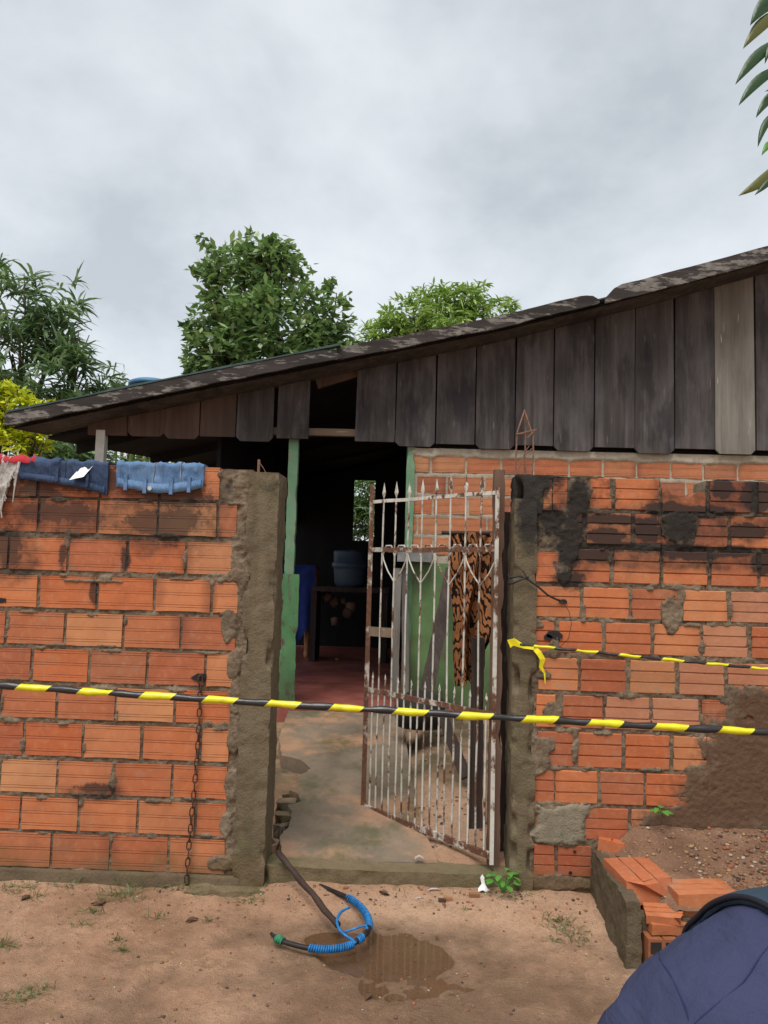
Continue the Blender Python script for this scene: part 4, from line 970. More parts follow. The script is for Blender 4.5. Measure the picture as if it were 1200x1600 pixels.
# ------------------------------------------------------------------ barrier tapes
def tape(name, A, B, r, period, label, sag, flat, nseg=70, ph=0.0):
    A = np.array(A); B = np.array(B); L_ = np.linalg.norm(B-A); b = MB(); pts = []; rs = []
    for k in range(nseg+1):
        t = k/nseg; pts.append((L_*t, .003*math.sin(t*40), -sag*4*t*(1-t)+.0012*math.sin(k*.9))); rs.append(r*(1+.10*math.sin(k*1.7)+.07*math.sin(k*.63)-.22*max(0, math.sin(k*.37+1)**9)))
    b.tube(pts, rs, 8, True, flat); o = b.build(name, tape_mat(name+' stripes', period, ph), None, True)
    d = Vector(B-A).normalized(); up = Vector((0, 0, 1)); y = up.cross(d).normalized(); z = d.cross(y)
    o.matrix_world = Matrix(((d.x, y.x, z.x, A[0]), (d.y, y.y, z.y, A[1]), (d.z, y.z, z.z, A[2]), (0, 0, 0, 1)))
    return o
Yt = -.42
o = tape('barrier_tape', atY(-260, 1053, Yt), atY(1460, 1158, Yt), .0128, .2245, 'x', .010, 1.0, 140, .108)
tag(o, 'twisted black and yellow barrier tape stretched across in front of wall and gate', 'tape')
A = atY(812, 1007, -.03); B = atY(1480, 1069, -.10)
o = tape('barrier_tape', A, B, .0062, .170, 'x', .006, 1.0, 120, .03)
tag(o, 'thin black and yellow tape tied to the narrow pillar, running right', 'tape')
M['tape_yellow'] = simple('yellow tape', (.75, .66, .02), .35, .15, 30)
def ribbon(b, pts, w, n=(0, -1, 0)):
    P = np.zeros((len(pts), 2, 3))
    for i, p in enumerate(pts):
        d = np.array(pts[min(i+1, len(pts)-1)])-np.array(pts[max(i-1, 0)]); d = d/np.linalg.norm(d); s_ = np.cross(d, n); s_ = s_/np.linalg.norm(s_)
        ww = w[i] if isinstance(w, list) else w; P[i, 0] = np.array(p)-s_*ww/2; P[i, 1] = np.array(p)+s_*ww/2+np.array([0, .004*math.sin(i*2), 0])
    b.grid(P)
b = MB(); g = [atY(795, 1006, -.03), atY(803, 1003, -.035), atY(818, 1010, -.03), atY(834, 1013, -.035)]; ribbon(b, g, [.034, .03, .016, .012]); b.build('tape_knot', M['tape_yellow'], o).matrix_parent_inverse = o.matrix_world.inverted()
b = MB(); g = [atY(834, 1012, -.03), atY(842, 1020, -.04), atY(848, 1030, -.035), atY(845, 1042, -.03), atY(851, 1052, -.03), atY(852, 1068, -.028)]; ribbon(b, g, [.018, .022, .022, .016, .007, .003]); b.build('tape_tail', M['tape_yellow'], o).matrix_parent_inverse = o.matrix_world.inverted()

# ------------------------------------------------------------------ wires on the right pillar
b = MB(); b.tube([atY(794, 898, .02), atY(797, 903, -.03), atY(812, 900, -.035), atY(824, 905, -.03), atY(840, 916, -.03), atY(856, 930, -.025), atY(868, 936, -.02), atY(880, 940, .01)], .0042, 6)
b.tube([atY(794, 912, .02), atY(800, 912, -.03), atY(816, 905, -.038), atY(826, 902, -.03)], .0036, 6); b.tube([atY(795, 870, .01), atY(806, 884, -.03), atY(818, 893, -.035), atY(823, 902, -.035)], .002, 5)
tag(b.build('cable', M['wire'], None, True), 'dark twisted cable looped round the narrow pillar into a brick hole', 'cable')
b = MB(); b.tube([atY(876, 938, -.02), atY(889, 955, -.02), atY(893, 975, -.018), atY(888, 998, -.02), atY(872, 1014, -.02)], .0012, 5); tag(b.build('thin_wire', M['wire'], None, True), 'thin loose wire curving down the bricks from the cable hole', 'wire')

# ------------------------------------------------------------------ low planter wall at the right
YC = -.50; xc_ = atY(985, 1440, YC)[0]; xw = atY(922, 1340, 0)[0]
plw = thing('planter_wall', 'low broken retaining wall holding back earth and gravel at the right', 'wall', (xc_, -.27, 0))
ztw = atY(925, 1305, -.02)[2]; ztc = atY(988, 1400, YC)[2]
b = MB(); rough_box(b, xw-.0, xw+.05, YC, -.01, -.06, .205, .009, .016, 91, .25); b.build('plastered_side', M['planter'], plw, True)
b = MB(); rough_box(b, xw+.40, 2.3, YC+.01, YC+.085, -.06, .12, .012, .016, 95, .2); b.build('plastered_side', M['planter'], plw, True)
b = MB(); rough_box(b, xw+.03, xw+.42, YC+.03, YC+.085, -.06, .145, .012, .012, 96, .2); b.build('mortar', M['planter'], plw, True)
def hollow_brick(name, loc, dims, rot, parent, mat='brick_ribbed', broken=0, cells=False):
    """a ribbed hollow clay block lying on its face: grooved top, dark quads for shaded cells in one end"""
    L_, W_, H_ = dims; b = MB(); g = .003; dp = .005
    xs_ = []
    prof = [(-W_/2, -H_/2), (-W_/2, H_/2)]
    for k in (1, 2):
        y = -W_/2+W_*k/3; prof += [(y-g, H_/2), (y-g+.001, H_/2-dp), (y+g-.001, H_/2-dp), (y+g, H_/2)]
    prof += [(W_/2, H_/2), (W_/2, -H_/2)]; n_ = len(prof); vs = []
    nseg = 6
    for i in range(nseg+1):
        for (y, z) in prof:
            x = -L_/2+L_*i/nseg
            if broken and i == nseg: x -= broken*random.random()*L_
            vs.append((x, y, z+random.uniform(-.0015, .0015)))
    fs = [(i*n_+j, i*n_+(j+1) % n_, (i+1)*n_+(j+1) % n_, (i+1)*n_+j) for i in range(nseg) for j in range(n_)]+[tuple(range(n_)), tuple(nseg*n_+n_-1-j for j in range(n_))]
    b.add(vs, [f[::-1] for f in fs]); o = b.build(name, M[mat], parent); o.location = loc; o.rotation_euler = rot
    if not cells: return o
    h = MB(); yy_ = [-W_/3, 0, W_/3]
    for y in yy_:
        for z in (-H_/4, H_/4):
            for e_ in (-1,):
                h.add([(e_*(L_/2+.001), y-W_*.12, z-H_*.17), (e_*(L_/2+.001), y+W_*.12, z-H_*.17), (e_*(L_/2+.001), y+W_*.12, z+H_*.17), (e_*(L_/2+.001), y-W_*.12, z+H_*.17)], [(0, 3, 2, 1)])
    hh = h.build('cell', M['charcoal'], o); hh.matrix_parent_inverse = Matrix();  # flat dark quads stand in for the shade within open cells
    return o
p = atZ(960, 1313, .235); hollow_brick('brick', (p[0]+.012, p[1]-.01, .205), (.11, .15, .075), (.10, .05, R(72)), plw, 'brick_ribbed', .25)
p = atZ(998, 1358, .235); hollow_brick('brick', (p[0]+.0, p[1], .195), (.23, .17, .075), (.02, .02, R(-82)), plw, 'brick_ribbed', .18)
p = atZ(1090, 1386, .215); hollow_brick('brick', (p[0]+.01, p[1]+.0, .175), (.21, .13, .085), (.0, -.02, R(4)), plw, 'brick_ribbed')
hollow_brick('brick', (xw+.135, YC+.06, .045), (.17, .15, .11), (0, 0, R(92)), plw, 'brick_ribbed', 0, True)
hollow_brick('brick', (xw+.30, YC+.07, .045), (.17, .15, .11), (.02, 0, R(88)), plw, 'brick_ribbed', 0, True)
hollow_brick('brick', (xw+.17, YC+.05, .122), (.19, .10, .032), (.06, .03, R(6)), plw, 'brick_ribbed', .3)
hollow_brick('brick', (xw+.14, YC+.045, .152), (.13, .09, .026), (.10, -.05, R(-10)), plw, 'brick_ribbed', .4)
# earth fill
xs = np.arange(xw+.03, 2.35, .014); ysf = np.arange(YC+.03, -.0, .014); X, Y = np.meshgrid(xs, ysf, indexing='ij')
def zfill(X, Y):
    t = (Y-YC)/(-YC); return .165+.10*t+.03*sstep(.5, 1, t)+(fbm(X*5, Y*5, 44)-.5)*.05+(fbm(X*20, Y*20, 45)-.5)*.018 - .075*sstep(xw+.19, xw+.05, X)
b = MB(); b.grid(np.stack([X, Y, zfill(X, Y)], -1)); struct(b.build('earth', M['earth'], None, True))
def fz(x, y): return float(zfill(np.array([x]), np.array([y]))[0])

# ------------------------------------------------------------------ stones
def stones(name, pts, mats):
    b = MB(); t = (1+5**.5)/2
    ic = np.array([(-1,t,0),(1,t,0),(-1,-t,0),(1,-t,0),(0,-1,t),(0,1,t),(0,-1,-t),(0,1,-t),(t,0,-1),(t,0,1),(-t,0,-1),(-t,0,1)])/1.9
    fc = [(0,11,5),(0,5,1),(0,1,7),(0,7,10),(0,10,11),(1,5,9),(5,11,4),(11,10,2),(10,7,6),(7,1,8),(3,9,4),(3,4,2),(3,2,6),(3,6,8),(3,8,9),(4,9,5),(2,4,11),(6,2,10),(8,6,7),(9,8,1)]
    mi = []
    for (x, y, z, r, k) in pts:
        s = np.array([r*random.uniform(.7, 1.3), r*random.uniform(.7, 1.3), r*random.uniform(.45, .8)]); v = ic*s*np.random.uniform(.82, 1.18, (12, 1))
        a = random.random()*6.28; c, si = math.cos(a), math.sin(a); v = np.stack([v[:, 0]*c-v[:, 1]*si, v[:, 0]*si+v[:, 1]*c, v[:, 2]], -1)+np.array([x, y, z+r*.25]); b.add(v, fc); mi += [k]*20
    me = b.mesh(name, mats, True); me.polygons.foreach_set('material_index', mi); o = link(name, me); stuff(o); return o
SM = [simple('pale pebble', (.36, .29, .22), .7, .35), simple('brown pebble', (.20, .11, .065), .7, .35), simple('dark pebble', (.07, .05, .04), .6, .3), simple('brick crumb', (.27, .095, .05), .85, .3), simple('ochre pebble', (.33, .20, .095), .6, .35)]
pts = []
for k in range(3200):
    y = -random.random()**1.2*1.25-.02; x = random.uniform(-1.9, 1.7)
    if x > xw and y > YC: continue
    r = .0012+.0055*random.random()**4
    pts.append((x, y, gz(x, y), r, random.choice([0, 1, 1, 1, 2, 3, 4, 1])))
for k in range(260):
    x = random.uniform(xl1, xw-.05); y = random.uniform(-.16, -.005); r = .0015+.006*random.random()**3; pts.append((x, y, gz(x, y), r, random.choice([0, 1, 1, 2, 3])))
for k in range(500):
    x = random.uniform(-.1, .6); y = random.uniform(.2, 1.9); r = .002+.008*random.random()**3; pts.append((x, y, max(gz(x, y), 0), r, random.choice([1, 1, 2, 3])))
stones('grit', pts, SM)
pts = []
for k in range(2600):
    x = random.gauss(1.48, .2) if k % 3 else random.uniform(xw+.08, 2.2); y = random.uniform(YC+.1, -.01)
    if x < xw+.06: continue
    r = .002+.009*random.random()**3; pts.append((x, y, fz(x, y), r, random.choice([0, 1, 1, 1, 3, 4, 4, 2, 1, 1])))
stones('gravel', pts, SM)
def lump(name, px, py, zz, r, mat, label, cat, sx=1.0, surf=None):
    p = atZ(px, py, zz)
    if zz == 0: p, zz = on_ground(px, py)
    b = MB(); rough_box(b, p[0]-r*sx, p[0]+r*sx, p[1]-r*.7, p[1]+r*.7, zz-.01, zz+r*.9, r*.5, r*.5, int(px), r*.6); return tag(b.build(name, mat, None, True), label, cat)
lump('brick_piece', 741, 1401, .0, .014, M['brick_ribbed'], 'small orange brick fragment lying before the gate step beside white paper', 'brick fragment', 1.4)
lump('brick_piece', 700, 1406, .0, .012, M['brick_ribbed'], 'small orange brick crumb before the gate step left of the larger fragment', 'brick fragment', 1.3)
lump('stone', 540, 1389, .0, .009, SM[3], 'small round red stone beside the black pipe end', 'stone')
lump('stone', 324, 1369, .03, .012, SM[4], 'ochre yellow stone on the mossy pillar footing', 'stone', 1.3)
lump('stone', 691, 1409, .0, .012, SM[2], 'dark stone among litter in front of the gate step', 'stone', 1.2)
lump('stone', 1017, 1322, .25, .02, SM[2], 'black lump on the planter earth behind the loose bricks', 'stone')
lump('stone', 1027, 1318, .25, .014, SM[4], 'pale ochre pebble touching the black lump on planter earth', 'stone')
lump('stone', 929, 1293, .22, .010, SM[0], 'white pebble at the top corner of the low planter wall', 'stone')
def scrap(px, py, zz, pts2, mat, label, name='paper_scrap'):
    p = atZ(px, py, zz)
    if zz == 0: p, zz = on_ground(px, py)
    b = MB(); P = np.array([[(p[0]+u*.01, p[1]+v*.01, zz+h*.01+.002) for (u, v, h) in row] for row in pts2]); b.grid(P); P3 = P.copy(); P3[..., 2] += .0012; b.grid(P3[::-1]); return tag(b.build(name, mat, None, True), label, 'litter')
scrap(755, 1392, 0, [[(-2.2, -1.8, 0), (-2, -.6, .9), (-.6, .4, 2.2), (-1.2, .9, 4.4), (-.9, .5, 5.2)], [(-.4, -2.4, .9), (-.2, -.9, .5), (-.2, .1, 2.9), (-.9, .3, 3.6), (-.3, 1, 5.6)], [(.7, -1.7, .1), (1.1, -1.4, 1.5), (.2, .8, 2.3), (.1, .2, 4.2), (.2, .7, 4.9)], [(2.6, -1.0, .5), (1.9, -.1, .4), (.9, .1, 2.0), (.5, .9, 3.4), (.5, .4, 4.6)]], M['white_plastic'], 'crumpled white paper standing on the sand below the gate')
pinkm = simple('pinkish plastic', (.62, .48, .50), .4, .1)
scrap(678, 1393, 0, [[(-2.5, -.6, 0), (-1, -.2, .7), (1, .3, .7), (2.6, .5, .2)], [(-2.3, .3, 0), (-1, .7, .8), (1, 1.1, .7), (2.6, 1, .1)]], pinkm, 'curled pinkish plastic strip on the sand before the step', 'plastic_strip')
scrap(657, 1406, 0, [[(-3, -1.2, 0), (-1, .2, .4), (1, .8, .4), (2, 1, .1)], [(-2.8, -.8, 0), (-1, .7, .5), (1, 1.3, .4), (2, 1.4, .1)]], pinkm, 'pale curled plastic strip lying lower left of the pinkish one', 'plastic_strip')
scrap(655, 1343, .1, [[(-2, -.8, 0), (0, -.4, 1), (2, -.6, .2)], [(-1.6, .8, .6), (0, .8, 1.4), (1.8, .7, .3)]], simple('dirty paper', (.42, .36, .30), .9), 'dirty crumpled paper on the sand just inside the gate')
scrap(609, 1175, .19, [[(-2.5, -.6, .2), (0, 0, 1.2), (2, -.6, .2)], [(-2, .6, .4), (0, .8, 1.6), (2.2, .5, .2)]], M['white_plastic'], 'small white scrap on the path behind the gate bars')
lf = simple('dry brown leaf', (.10, .055, .03), .7, .3)
for k, (px, py, lab) in enumerate(((152, 1415, 'dark dry leaf on the sand before the left wall, furthest from the chain'), (160, 1411, 'brown curled leaf among grass below the left wall'), (40, 1405, 'dark fallen leaf on sand near the left picture edge'), (300, 1440, 'small brown leaf on sand below the chain'), (600, 1398, 'thin brown curled leaf on the sand before the step'), (575, 1560, 'small brown leaf below the puddle'))):
    a = random.random()*3; ca, sa = math.cos(a), math.sin(a); rows = []
    for (w_, l_, h_) in ((-.2, -2.4, 0), (1, -.8, .5), (1, .8, .6), (.1, 2.4, .1)): rows.append([((-w_)*ca-l_*sa, (-w_)*sa+l_*ca, h_+.4), (0*ca-l_*sa, l_*ca, h_), (w_*ca-l_*sa, w_*sa+l_*ca, h_+.4)])
    scrap(px, py, 0, rows, lf, lab, 'dry_leaf')

# ------------------------------------------------------------------ stick with bent pipe
hp = thing('lashed_stick', 'dark stick with bent black pipe lashed to it by blue twine, lying by the puddle', 'stick', tuple(atZ(520, 1450, .0)))
def gpt(px, py, h=.012): return atZ(px, py, 0.0+h)
A = atZ(434, 1333, .13); A[1] = .02; A = atY(434, 1332, .03); B = gpt(528, 1446, .03); b = MB(); n_ = 10
b.tube([A+(B-A)*k/n_+np.array([.002*math.sin(k*1.3), 0, .002*math.cos(k*2)]) for k in range(n_+1)], [.0115+.0012*math.sin(k*1.9) for k in range(n_+1)], 8); b.build('stick', M['stick'], hp, True)
hoop_px = [(500, 1384, .025), (524, 1394, .03), (546, 1404, .035), (562, 1416, .04), (573, 1430, .045), (577, 1445, .04), (573, 1458, .03), (560, 1469, .022), (545, 1478, .016), (520, 1483, .013), (495, 1483, .012), (470, 1479, .012), (445, 1472, .014), (429, 1465, .016)]
hpx = [gpt(*h) for h in hoop_px]
def cr_spline(P, n=8):
    P = [np.array(p) for p in P]; out = []
    for i in range(len(P)-1):
        p0, p1, p2, p3 = P[max(i-1, 0)], P[i], P[i+1], P[min(i+2, len(P)-1)]
        for k in range(n):
            t = k/n; out.append(.5*((2*p1)+(-p0+p2)*t+(2*p0-5*p1+4*p2-p3)*t*t+(-p0+3*p1-3*p2+p3)*t**3))
    out.append(P[-1]); return out
H = cr_spline(hpx, 8); b = MB(); b.tube(H, .0085, 10); b.build('bent_pipe', M['black_pipe'], hp, True)
def wrap(i0, i1, turns, name='rope_wrap', mat='blue_rope', r=.0105, rr=.0034):
    seg = H[i0:i1+1]; b = MB(); pts = []; n_ = turns*9
    for k in range(n_+1):
        t = k/n_*(len(seg)-1); i = min(int(t), len(seg)-2); f = t-i; c = seg[i]*(1-f)+seg[i+1]*f; d = seg[i+1]-seg[i]; d = d/np.linalg.norm(d); u = np.cross(d, (0, 0, 1)); u = u/np.linalg.norm(u); w_ = np.cross(u, d); a = 2*math.pi*k/9
        pts.append(c+(u*math.cos(a)+w_*math.sin(a))*r*(1+.05*math.sin(k*.7)))
    b.tube(pts, rr, 5); return b.build(name, M[mat], hp, True)
wrap(15, 43, 22); wrap(52, 57, 4); wrap(61, 84, 20); wrap(97, 102, 4, 'green_tie', 'green_twine', .011, .004)
b = MB(); kx = cr_spline([gpt(546, 1418, .06), gpt(534, 1424, .06), gpt(527, 1436, .055), gpt(528, 1447, .05), gpt(535, 1458, .04), gpt(548, 1467, .03), gpt(556, 1474, .025)], 5); b.tube(kx, .005, 6); b.tube(cr_spline([gpt(536, 1457, .04), gpt(552, 1452, .05), gpt(570, 1446, .06), gpt(574, 1452, .05)], 5), .004, 6); b.build('twine', M['blue_rope'], hp, True)
b = MB(); b.tube([gpt(431, 1463, .02), gpt(426, 1461, .022), gpt(424, 1459, .02)], .006, 7); b.build('pipe_end', M['black_pipe'], hp)

# ------------------------------------------------------------------ vegetation
def leaf_strip(b, base, dirv, L, W, droop, roll, seg=3):
    """one leaf blade: tapered strip bending down"""
    d = np.array(dirv); d = d/np.linalg.norm(d); up = np.array([0, 0, 1.0]); s_ = np.cross(d, up); ns = np.linalg.norm(s_); s_ = s_/ns if ns > .05 else np.array([1.0, 0, 0])
    n_ = np.cross(s_, d); s_ = s_*math.cos(roll)+n_*math.sin(roll)
    prof = {2: (.25, 1, 0), 3: (.3, 1, .8, 0), 4: (.3, .9, 1, .65, 0)}[seg]; vs = []; p = np.array(base, float)
    for k in range(seg+1):
        w_ = W*.5*prof[k]; vs += [p-s_*w_, p+s_*w_] if k < seg else [p]
        dd = d.copy(); dd[2] -= droop*(k+1)/seg; dd = dd/np.linalg.norm(dd); p = p+dd*L/seg
    fs = [(2*k, 2*k+1, 2*k+3, 2*k+2) for k in range(seg-1)]+[(2*seg-2, 2*seg-1, 2*seg)]
    b.add(vs, fs)
def rdir():
    v = np.random.normal(size=3); return v/np.linalg.norm(v)
def tree(name, label, base, height, lobes, nclus, leaves, L, W, droop, mat, seed, trunk_r=.12, up=.25, seg=3, group=None, inner=.5, spread=.12, spikes=(), gaps=.37):
    """lobes: list of (centre, radii). Leaf rosettes on the outer shell and inside of every lobe; limbs reach into each lobe"""
    np.random.seed(seed); random.seed(seed)
    root = thing(name, label, 'tree', tuple(base), group)
    b = MB(); base = np.array(base, float); fork = base+np.array([0, 0, height*.35])
    b.tube([base-np.array([0, 0, .1]), (base+fork)/2+np.array([.03, 0, 0]), fork], [trunk_r, trunk_r*.8, trunk_r*.65], 9)
    for (c, r) in lobes:
        c = np.array(c); mid = (fork+c)/2+np.array([0, 0, -.1])+rdir()*.15; b.tube([fork, mid, c], [trunk_r*.5, trunk_r*.32, trunk_r*.14], 6)
        for k in range(5):
            e_ = c+rdir()*np.array(r)*1.02; b.tube([(mid+c)/2, (c+e_)/2+rdir()*.08, e_], [trunk_r*.16, trunk_r*.1, trunk_r*.05], 4)
    b.build('trunk', M['bark'], root, True)
    b = MB(); vol = np.array([np.prod(r)**(2/3) for _, r in lobes]); vol = vol/vol.sum()
    for (c, r), fr_ in zip(lobes, vol):
        c = np.array(c); r = np.array(r)
        for k in range(int(nclus*fr_)):
            d = rdir()
            if float(vnoise(d[0]*3.1+c[0]*2+7, d[2]*3.1+d[1]*2.3+c[2]*2, seed+3)) < gaps: continue
            rad = (1-inner*random.random()**1.6)*(.86+.3*float(vnoise(d[0]*3+d[2]*2+seed, d[1]*3+d[2]*3, seed))); p = c+d*r*rad
            out = d*.7+np.array([0, 0, up])+rdir()*.5
            for q_ in range(leaves):
                dv = out*.5+rdir()*np.array([1, 1, .6]); leaf_strip(b, p+rdir()*spread*random.random(), dv, L*random.uniform(.55, 1.3), W*random.uniform(.7, 1.15), droop*random.uniform(.5, 1.4), random.uniform(-.9, .9), seg)
    for (s0, s1) in spikes:      # whippy shoots that leave the outline
        s0 = np.array(s0); s1 = np.array(s1)
        for k in range(14):
            p = s0+(s1-s0)*(k/13)+rdir()*(.14-.10*k/13)
            for q_ in range(4): leaf_strip(b, p, rdir()+np.array([0, 0, .2]), L*random.uniform(.7, 1.1), W, droop, random.uniform(-1, 1), seg)
    b.build('crown', M[mat], root, True); return root
def PL(px, py, Y, rx, ry, rd=None):
    k = 1200/(Y-CAM[1]); return (tuple(atY(px, py, Y)), (rx/k, rd if rd else rx/k, ry/k))
Yl = 5.8
tree('mango_tree', 'tall tree with long drooping dark leaves behind the yellow shrub', (atY(40, 800, Yl)[0], Yl, .2), 3.2,
     [PL(30, 520, Yl, 75, 95), PL(90, 500, Yl+.1, 52, 75), PL(60, 600, Yl, 95, 75), PL(120, 580, Yl-.1, 50, 62), PL(-30, 480, Yl, 70, 90), PL(110, 650, Yl, 75, 60), PL(-60, 620, Yl, 80, 90), PL(155, 640, Yl+.2, 42, 42)], 520, 12, .29, .036, 1.05, 'leaf_dark', 4, .11, 1.0, 4, None, .7, .05)
Ym = 9.5
tree('round_tree', 'dense rounded green tree rising above the middle of the roof', (atY(430, 800, Ym)[0], Ym, .2), 4.2,
     [PL(375, 450, Ym, 55, 75), PL(430, 440, Ym, 65, 62), PL(350, 525, Ym, 62, 58), PL(440, 520, Ym-.3, 95, 75), PL(510, 510, Ym, 52, 62), PL(400, 570, Ym, 105, 50), PL(500, 565, Ym, 72, 45), PL(335, 415, Ym, 22, 26), PL(325, 560, Ym, 40, 35), PL(430, 395, Ym, 40, 22)], 2300, 6, .17, .085, .35, 'leaf_mid', 11, .16, .3, 2, None, .55, .14,
     [(atY(345, 430, Ym), atY(318, 368, Ym)), (atY(385, 420, Ym), atY(392, 360, Ym)), (atY(345, 440, Ym), atY(300, 424, Ym)), (atY(410, 400, Ym), atY(425, 374, Ym)), (atY(500, 470, Ym), atY(520, 434, Ym)), (atY(340, 480, Ym), atY(318, 462, Ym)), (atY(320, 565, Ym), atY(288, 582, Ym)), (atY(310, 520, Ym), atY(290, 512, Ym))])
Yr = 14
tree('light_green_tree', 'lighter green tree showing above the roof to the right of round one', (atY(700, 800, Yr)[0], Yr, .2), 5.2,
     [PL(640, 495, Yr, 48, 30), PL(690, 480, Yr, 50, 36), PL(730, 470, Yr, 40, 28), PL(610, 520, Yr, 40, 25), PL(590, 540, Yr, 40, 20), PL(770, 490, Yr, 45, 26), PL(690, 530, Yr, 95, 40)], 950, 9, .21, .055, .7, 'leaf_fresh', 21, .15, .3, 3, None, .5, .1)
Ys = 4.2
tree('yellow_shrub', 'bright yellow green shrub behind the left wall', (atY(20, 800, Ys)[0], Ys, .2), 1.6,
     [PL(10, 650, Ys, 48, 45), PL(35, 680, Ys, 42, 35), PL(-30, 660, Ys, 50, 60), PL(55, 635, Ys, 26, 16), PL(15, 612, Ys, 30, 14), PL(60, 690, Ys, 24, 22)], 620, 7, .085, .032, .3, 'leaf_yellow', 31, .05, .5, 2, None, .7, .05)['category'] = 'shrub'
for k, (px, py, Yq, rx, ry, mt, lab) in enumerate(((110, 720, 5.0, 50, 30, 'leaf_dark', 'dark leafy bush seen under the roof edge next to the pale post'), (230, 740, 7.4, 70, 34, 'leaf_bush', 'mixed green and dry bush seen under the eave beyond the jeans'), (300, 770, 8.6, 80, 45, 'leaf_bush', 'taller mixed bush behind the porch, right of the other bushes'), (570, 790, 8.8, 45, 60, 'leaf_mid', 'green bush seen through the little back window of the porch'))):
    tree('bush', lab, (atY(px, 850, Yq)[0], Yq, .1), 1.0, [PL(px, py, Yq, rx, ry), PL(px-rx*.5, py+20, Yq, rx*.7, ry), PL(px+rx*.5, py+15, Yq, rx*.7, ry)], 420, 7, .19, .035, .6, mt, 40+k, .04, .4, 3, None, .8, .1)['category'] = 'bush'
tree('far_tree', 'small dull green treetop behind the left eave beside the blue tank', (atY(185, 800, 13)[0], 13, .1), 3.2, [PL(185, 600, 13, 12, 12), PL(172, 620, 13, 30, 24), PL(195, 625, 13, 25, 20)], 200, 6, .16, .05, .5, 'leaf_dark', 51, .08, .3, 2)
# blue water tank
Yk = 8.2; pt = atY(237, 604, Yk); wt = thing('water_tank', 'blue round water tank whose lid shows above the low roof', 'tank', (pt[0], Yk, .1)); rt = 34/(1200/(Yk-CAM[1]))
b = MB(); b.lathe([(rt*.85, -.75), (rt*.95, -.3), (rt, -.02)], (pt[0], Yk, pt[2]), 24); b.build('body', M['tank_blue'], wt, True)
b = MB(); b.lathe([(rt*1.06, -.03), (rt*1.06, .02), (rt*1.0, .03), (rt*.8, .06), (rt*.3, .085), (.02, .085)], (pt[0], Yk, pt[2]+.02), 24); b.build('lid', M['tank_blue'], wt, True)
for sx_, sy_ in ((-.3, -.3), (.3, -.3), (.3, .3), (-.3, .3)):
    b = MB(); b.box(pt[0]+sx_*rt*2-.04, pt[0]+sx_*rt*2+.04, Yk+sy_*rt*2-.04, Yk+sy_*rt*2+.04, 0, pt[2]-.80); b.build('leg', M['old_wood'], wt)
b = MB(); b.box(pt[0]-rt, pt[0]+rt, Yk-rt, Yk+rt, pt[2]-.80, pt[2]-.75); b.build('platform', M['old_wood'], wt)
# hanging mango branch at the upper right, on a tree standing outside the frame
Dh = 1.9
mt = thing('mango_tree', 'tree at the right edge whose pointed leaves hang into the sky', 'tree', (2.6, -1.0, -.1))
tipb = atD(1232, 300, Dh); topb = atD(1275, -40, Dh); bx = np.array([2.6, -1.0, -.1])
b = MB(); b.tube([bx-np.array([0, 0, .1]), bx+np.array([.05, 0, 1.4]), bx+np.array([-.1, 0, 3.0])], [.14, .12, .09], 10); b.build('trunk', M['bark'], mt, True)
b = MB(); b.tube([bx+np.array([-.1, 0, 2.9]), (bx+np.array([-.1, 0, 3.4])+topb)/2, topb+np.array([.1, 0, .15]), topb, (topb+tipb)/2+np.array([.02, 0, 0]), tipb], [.05, .03, .012, .008, .006, .004], 7); b.build('limb', M['bark'], mt, True)
def hang_leaf(a_px, t_px, w_px, mat='leaf_hang', bend=10, D2=None):
    a = np.array(a_px, float); t = np.array(t_px, float); d = t-a; L_ = np.hypot(*d); d /= L_; n_ = np.array([-d[1], d[0]]); P = []; K = 11
    for k in range(K):
        s = k/(K-1); c = a+d*L_*s+n_*bend*math.sin(s*math.pi); w_ = w_px*.5*(math.sin(min(1, s*1.25+.06)*math.pi*.5)*(1-s**2.6)+.02)
        row = []
        for (sd_, dd) in ((-1, .006), (0, 0), (1, .008)):
            q_ = c+n_*w_*sd_; row.append(atD(q_[0], q_[1], Dh+dd-.03*s))
        P.append(row)
    b = MB(); P = np.array(P); b.grid(P); b.build('leaf', M[mat], mt, True)
for args in (((1235, -25), (1172, 40), 22), ((1225, 5), (1174, 38), 20), ((1240, 10), (1161, 76), 26, 'leaf_hang_yellow'), ((1235, 55), (1149, 132), 24), ((1232, 100), (1154, 165), 22), ((1232, 60), (1195, 100), 14), ((1240, 135), (1181, 184), 20), ((1228, 165), (1184, 230), 16), ((1250, 150), (1195, 143), 14), ((1236, 238), (1154, 306), 24, 'leaf_hang_yellow', -6), ((1225, 240), (1179, 305), 17, 'leaf_hang', -6), ((1222, 228), (1190, 243), 16, 'leaf_weed'), ((1262, 215), (1230, 300), 20), ((1265, 60), (1245, 140), 20), ((1280, 110), (1250, 190), 20)):
    hang_leaf(*args)
# small weeds
def weed(name, label, root_p, leaves, H_=.05, L=.035, W=.022, mat='leaf_weed'):
    w_ = thing(name, label, 'plant', tuple(root_p))
    root_p = np.array(root_p); b = MB(); tips = []
    for k in range(leaves):
        a = 2.4*k+random.random()*.6; h = H_*(.35+.65*(k+1)/leaves); t = root_p+np.array([math.cos(a)*H_*.5, math.sin(a)*H_*.35-.01, h]); b.tube([root_p, (root_p+t)/2+np.array([0, 0, .006]), t], [.0016, .0012, .0009], 4); tips.append((t, a))
    b.build('stem', M[mat], w_)
    for (t, a) in tips:
        b = MB(); leaf_strip(b, t, (math.cos(a), math.sin(a)-.4, .3), L*random.uniform(.75, 1.2), W*random.uniform(.8, 1.1), .8, random.uniform(-.4, .4), 4); b.build('leaf', M[mat], w_, True)
p = atY(786, 1374, -.03); weed('weed', 'leafy green weed growing at the foot of the narrow gate pillar', (p[0], -.045, gz(p[0], -.045)), 16, .095, .036, .026)
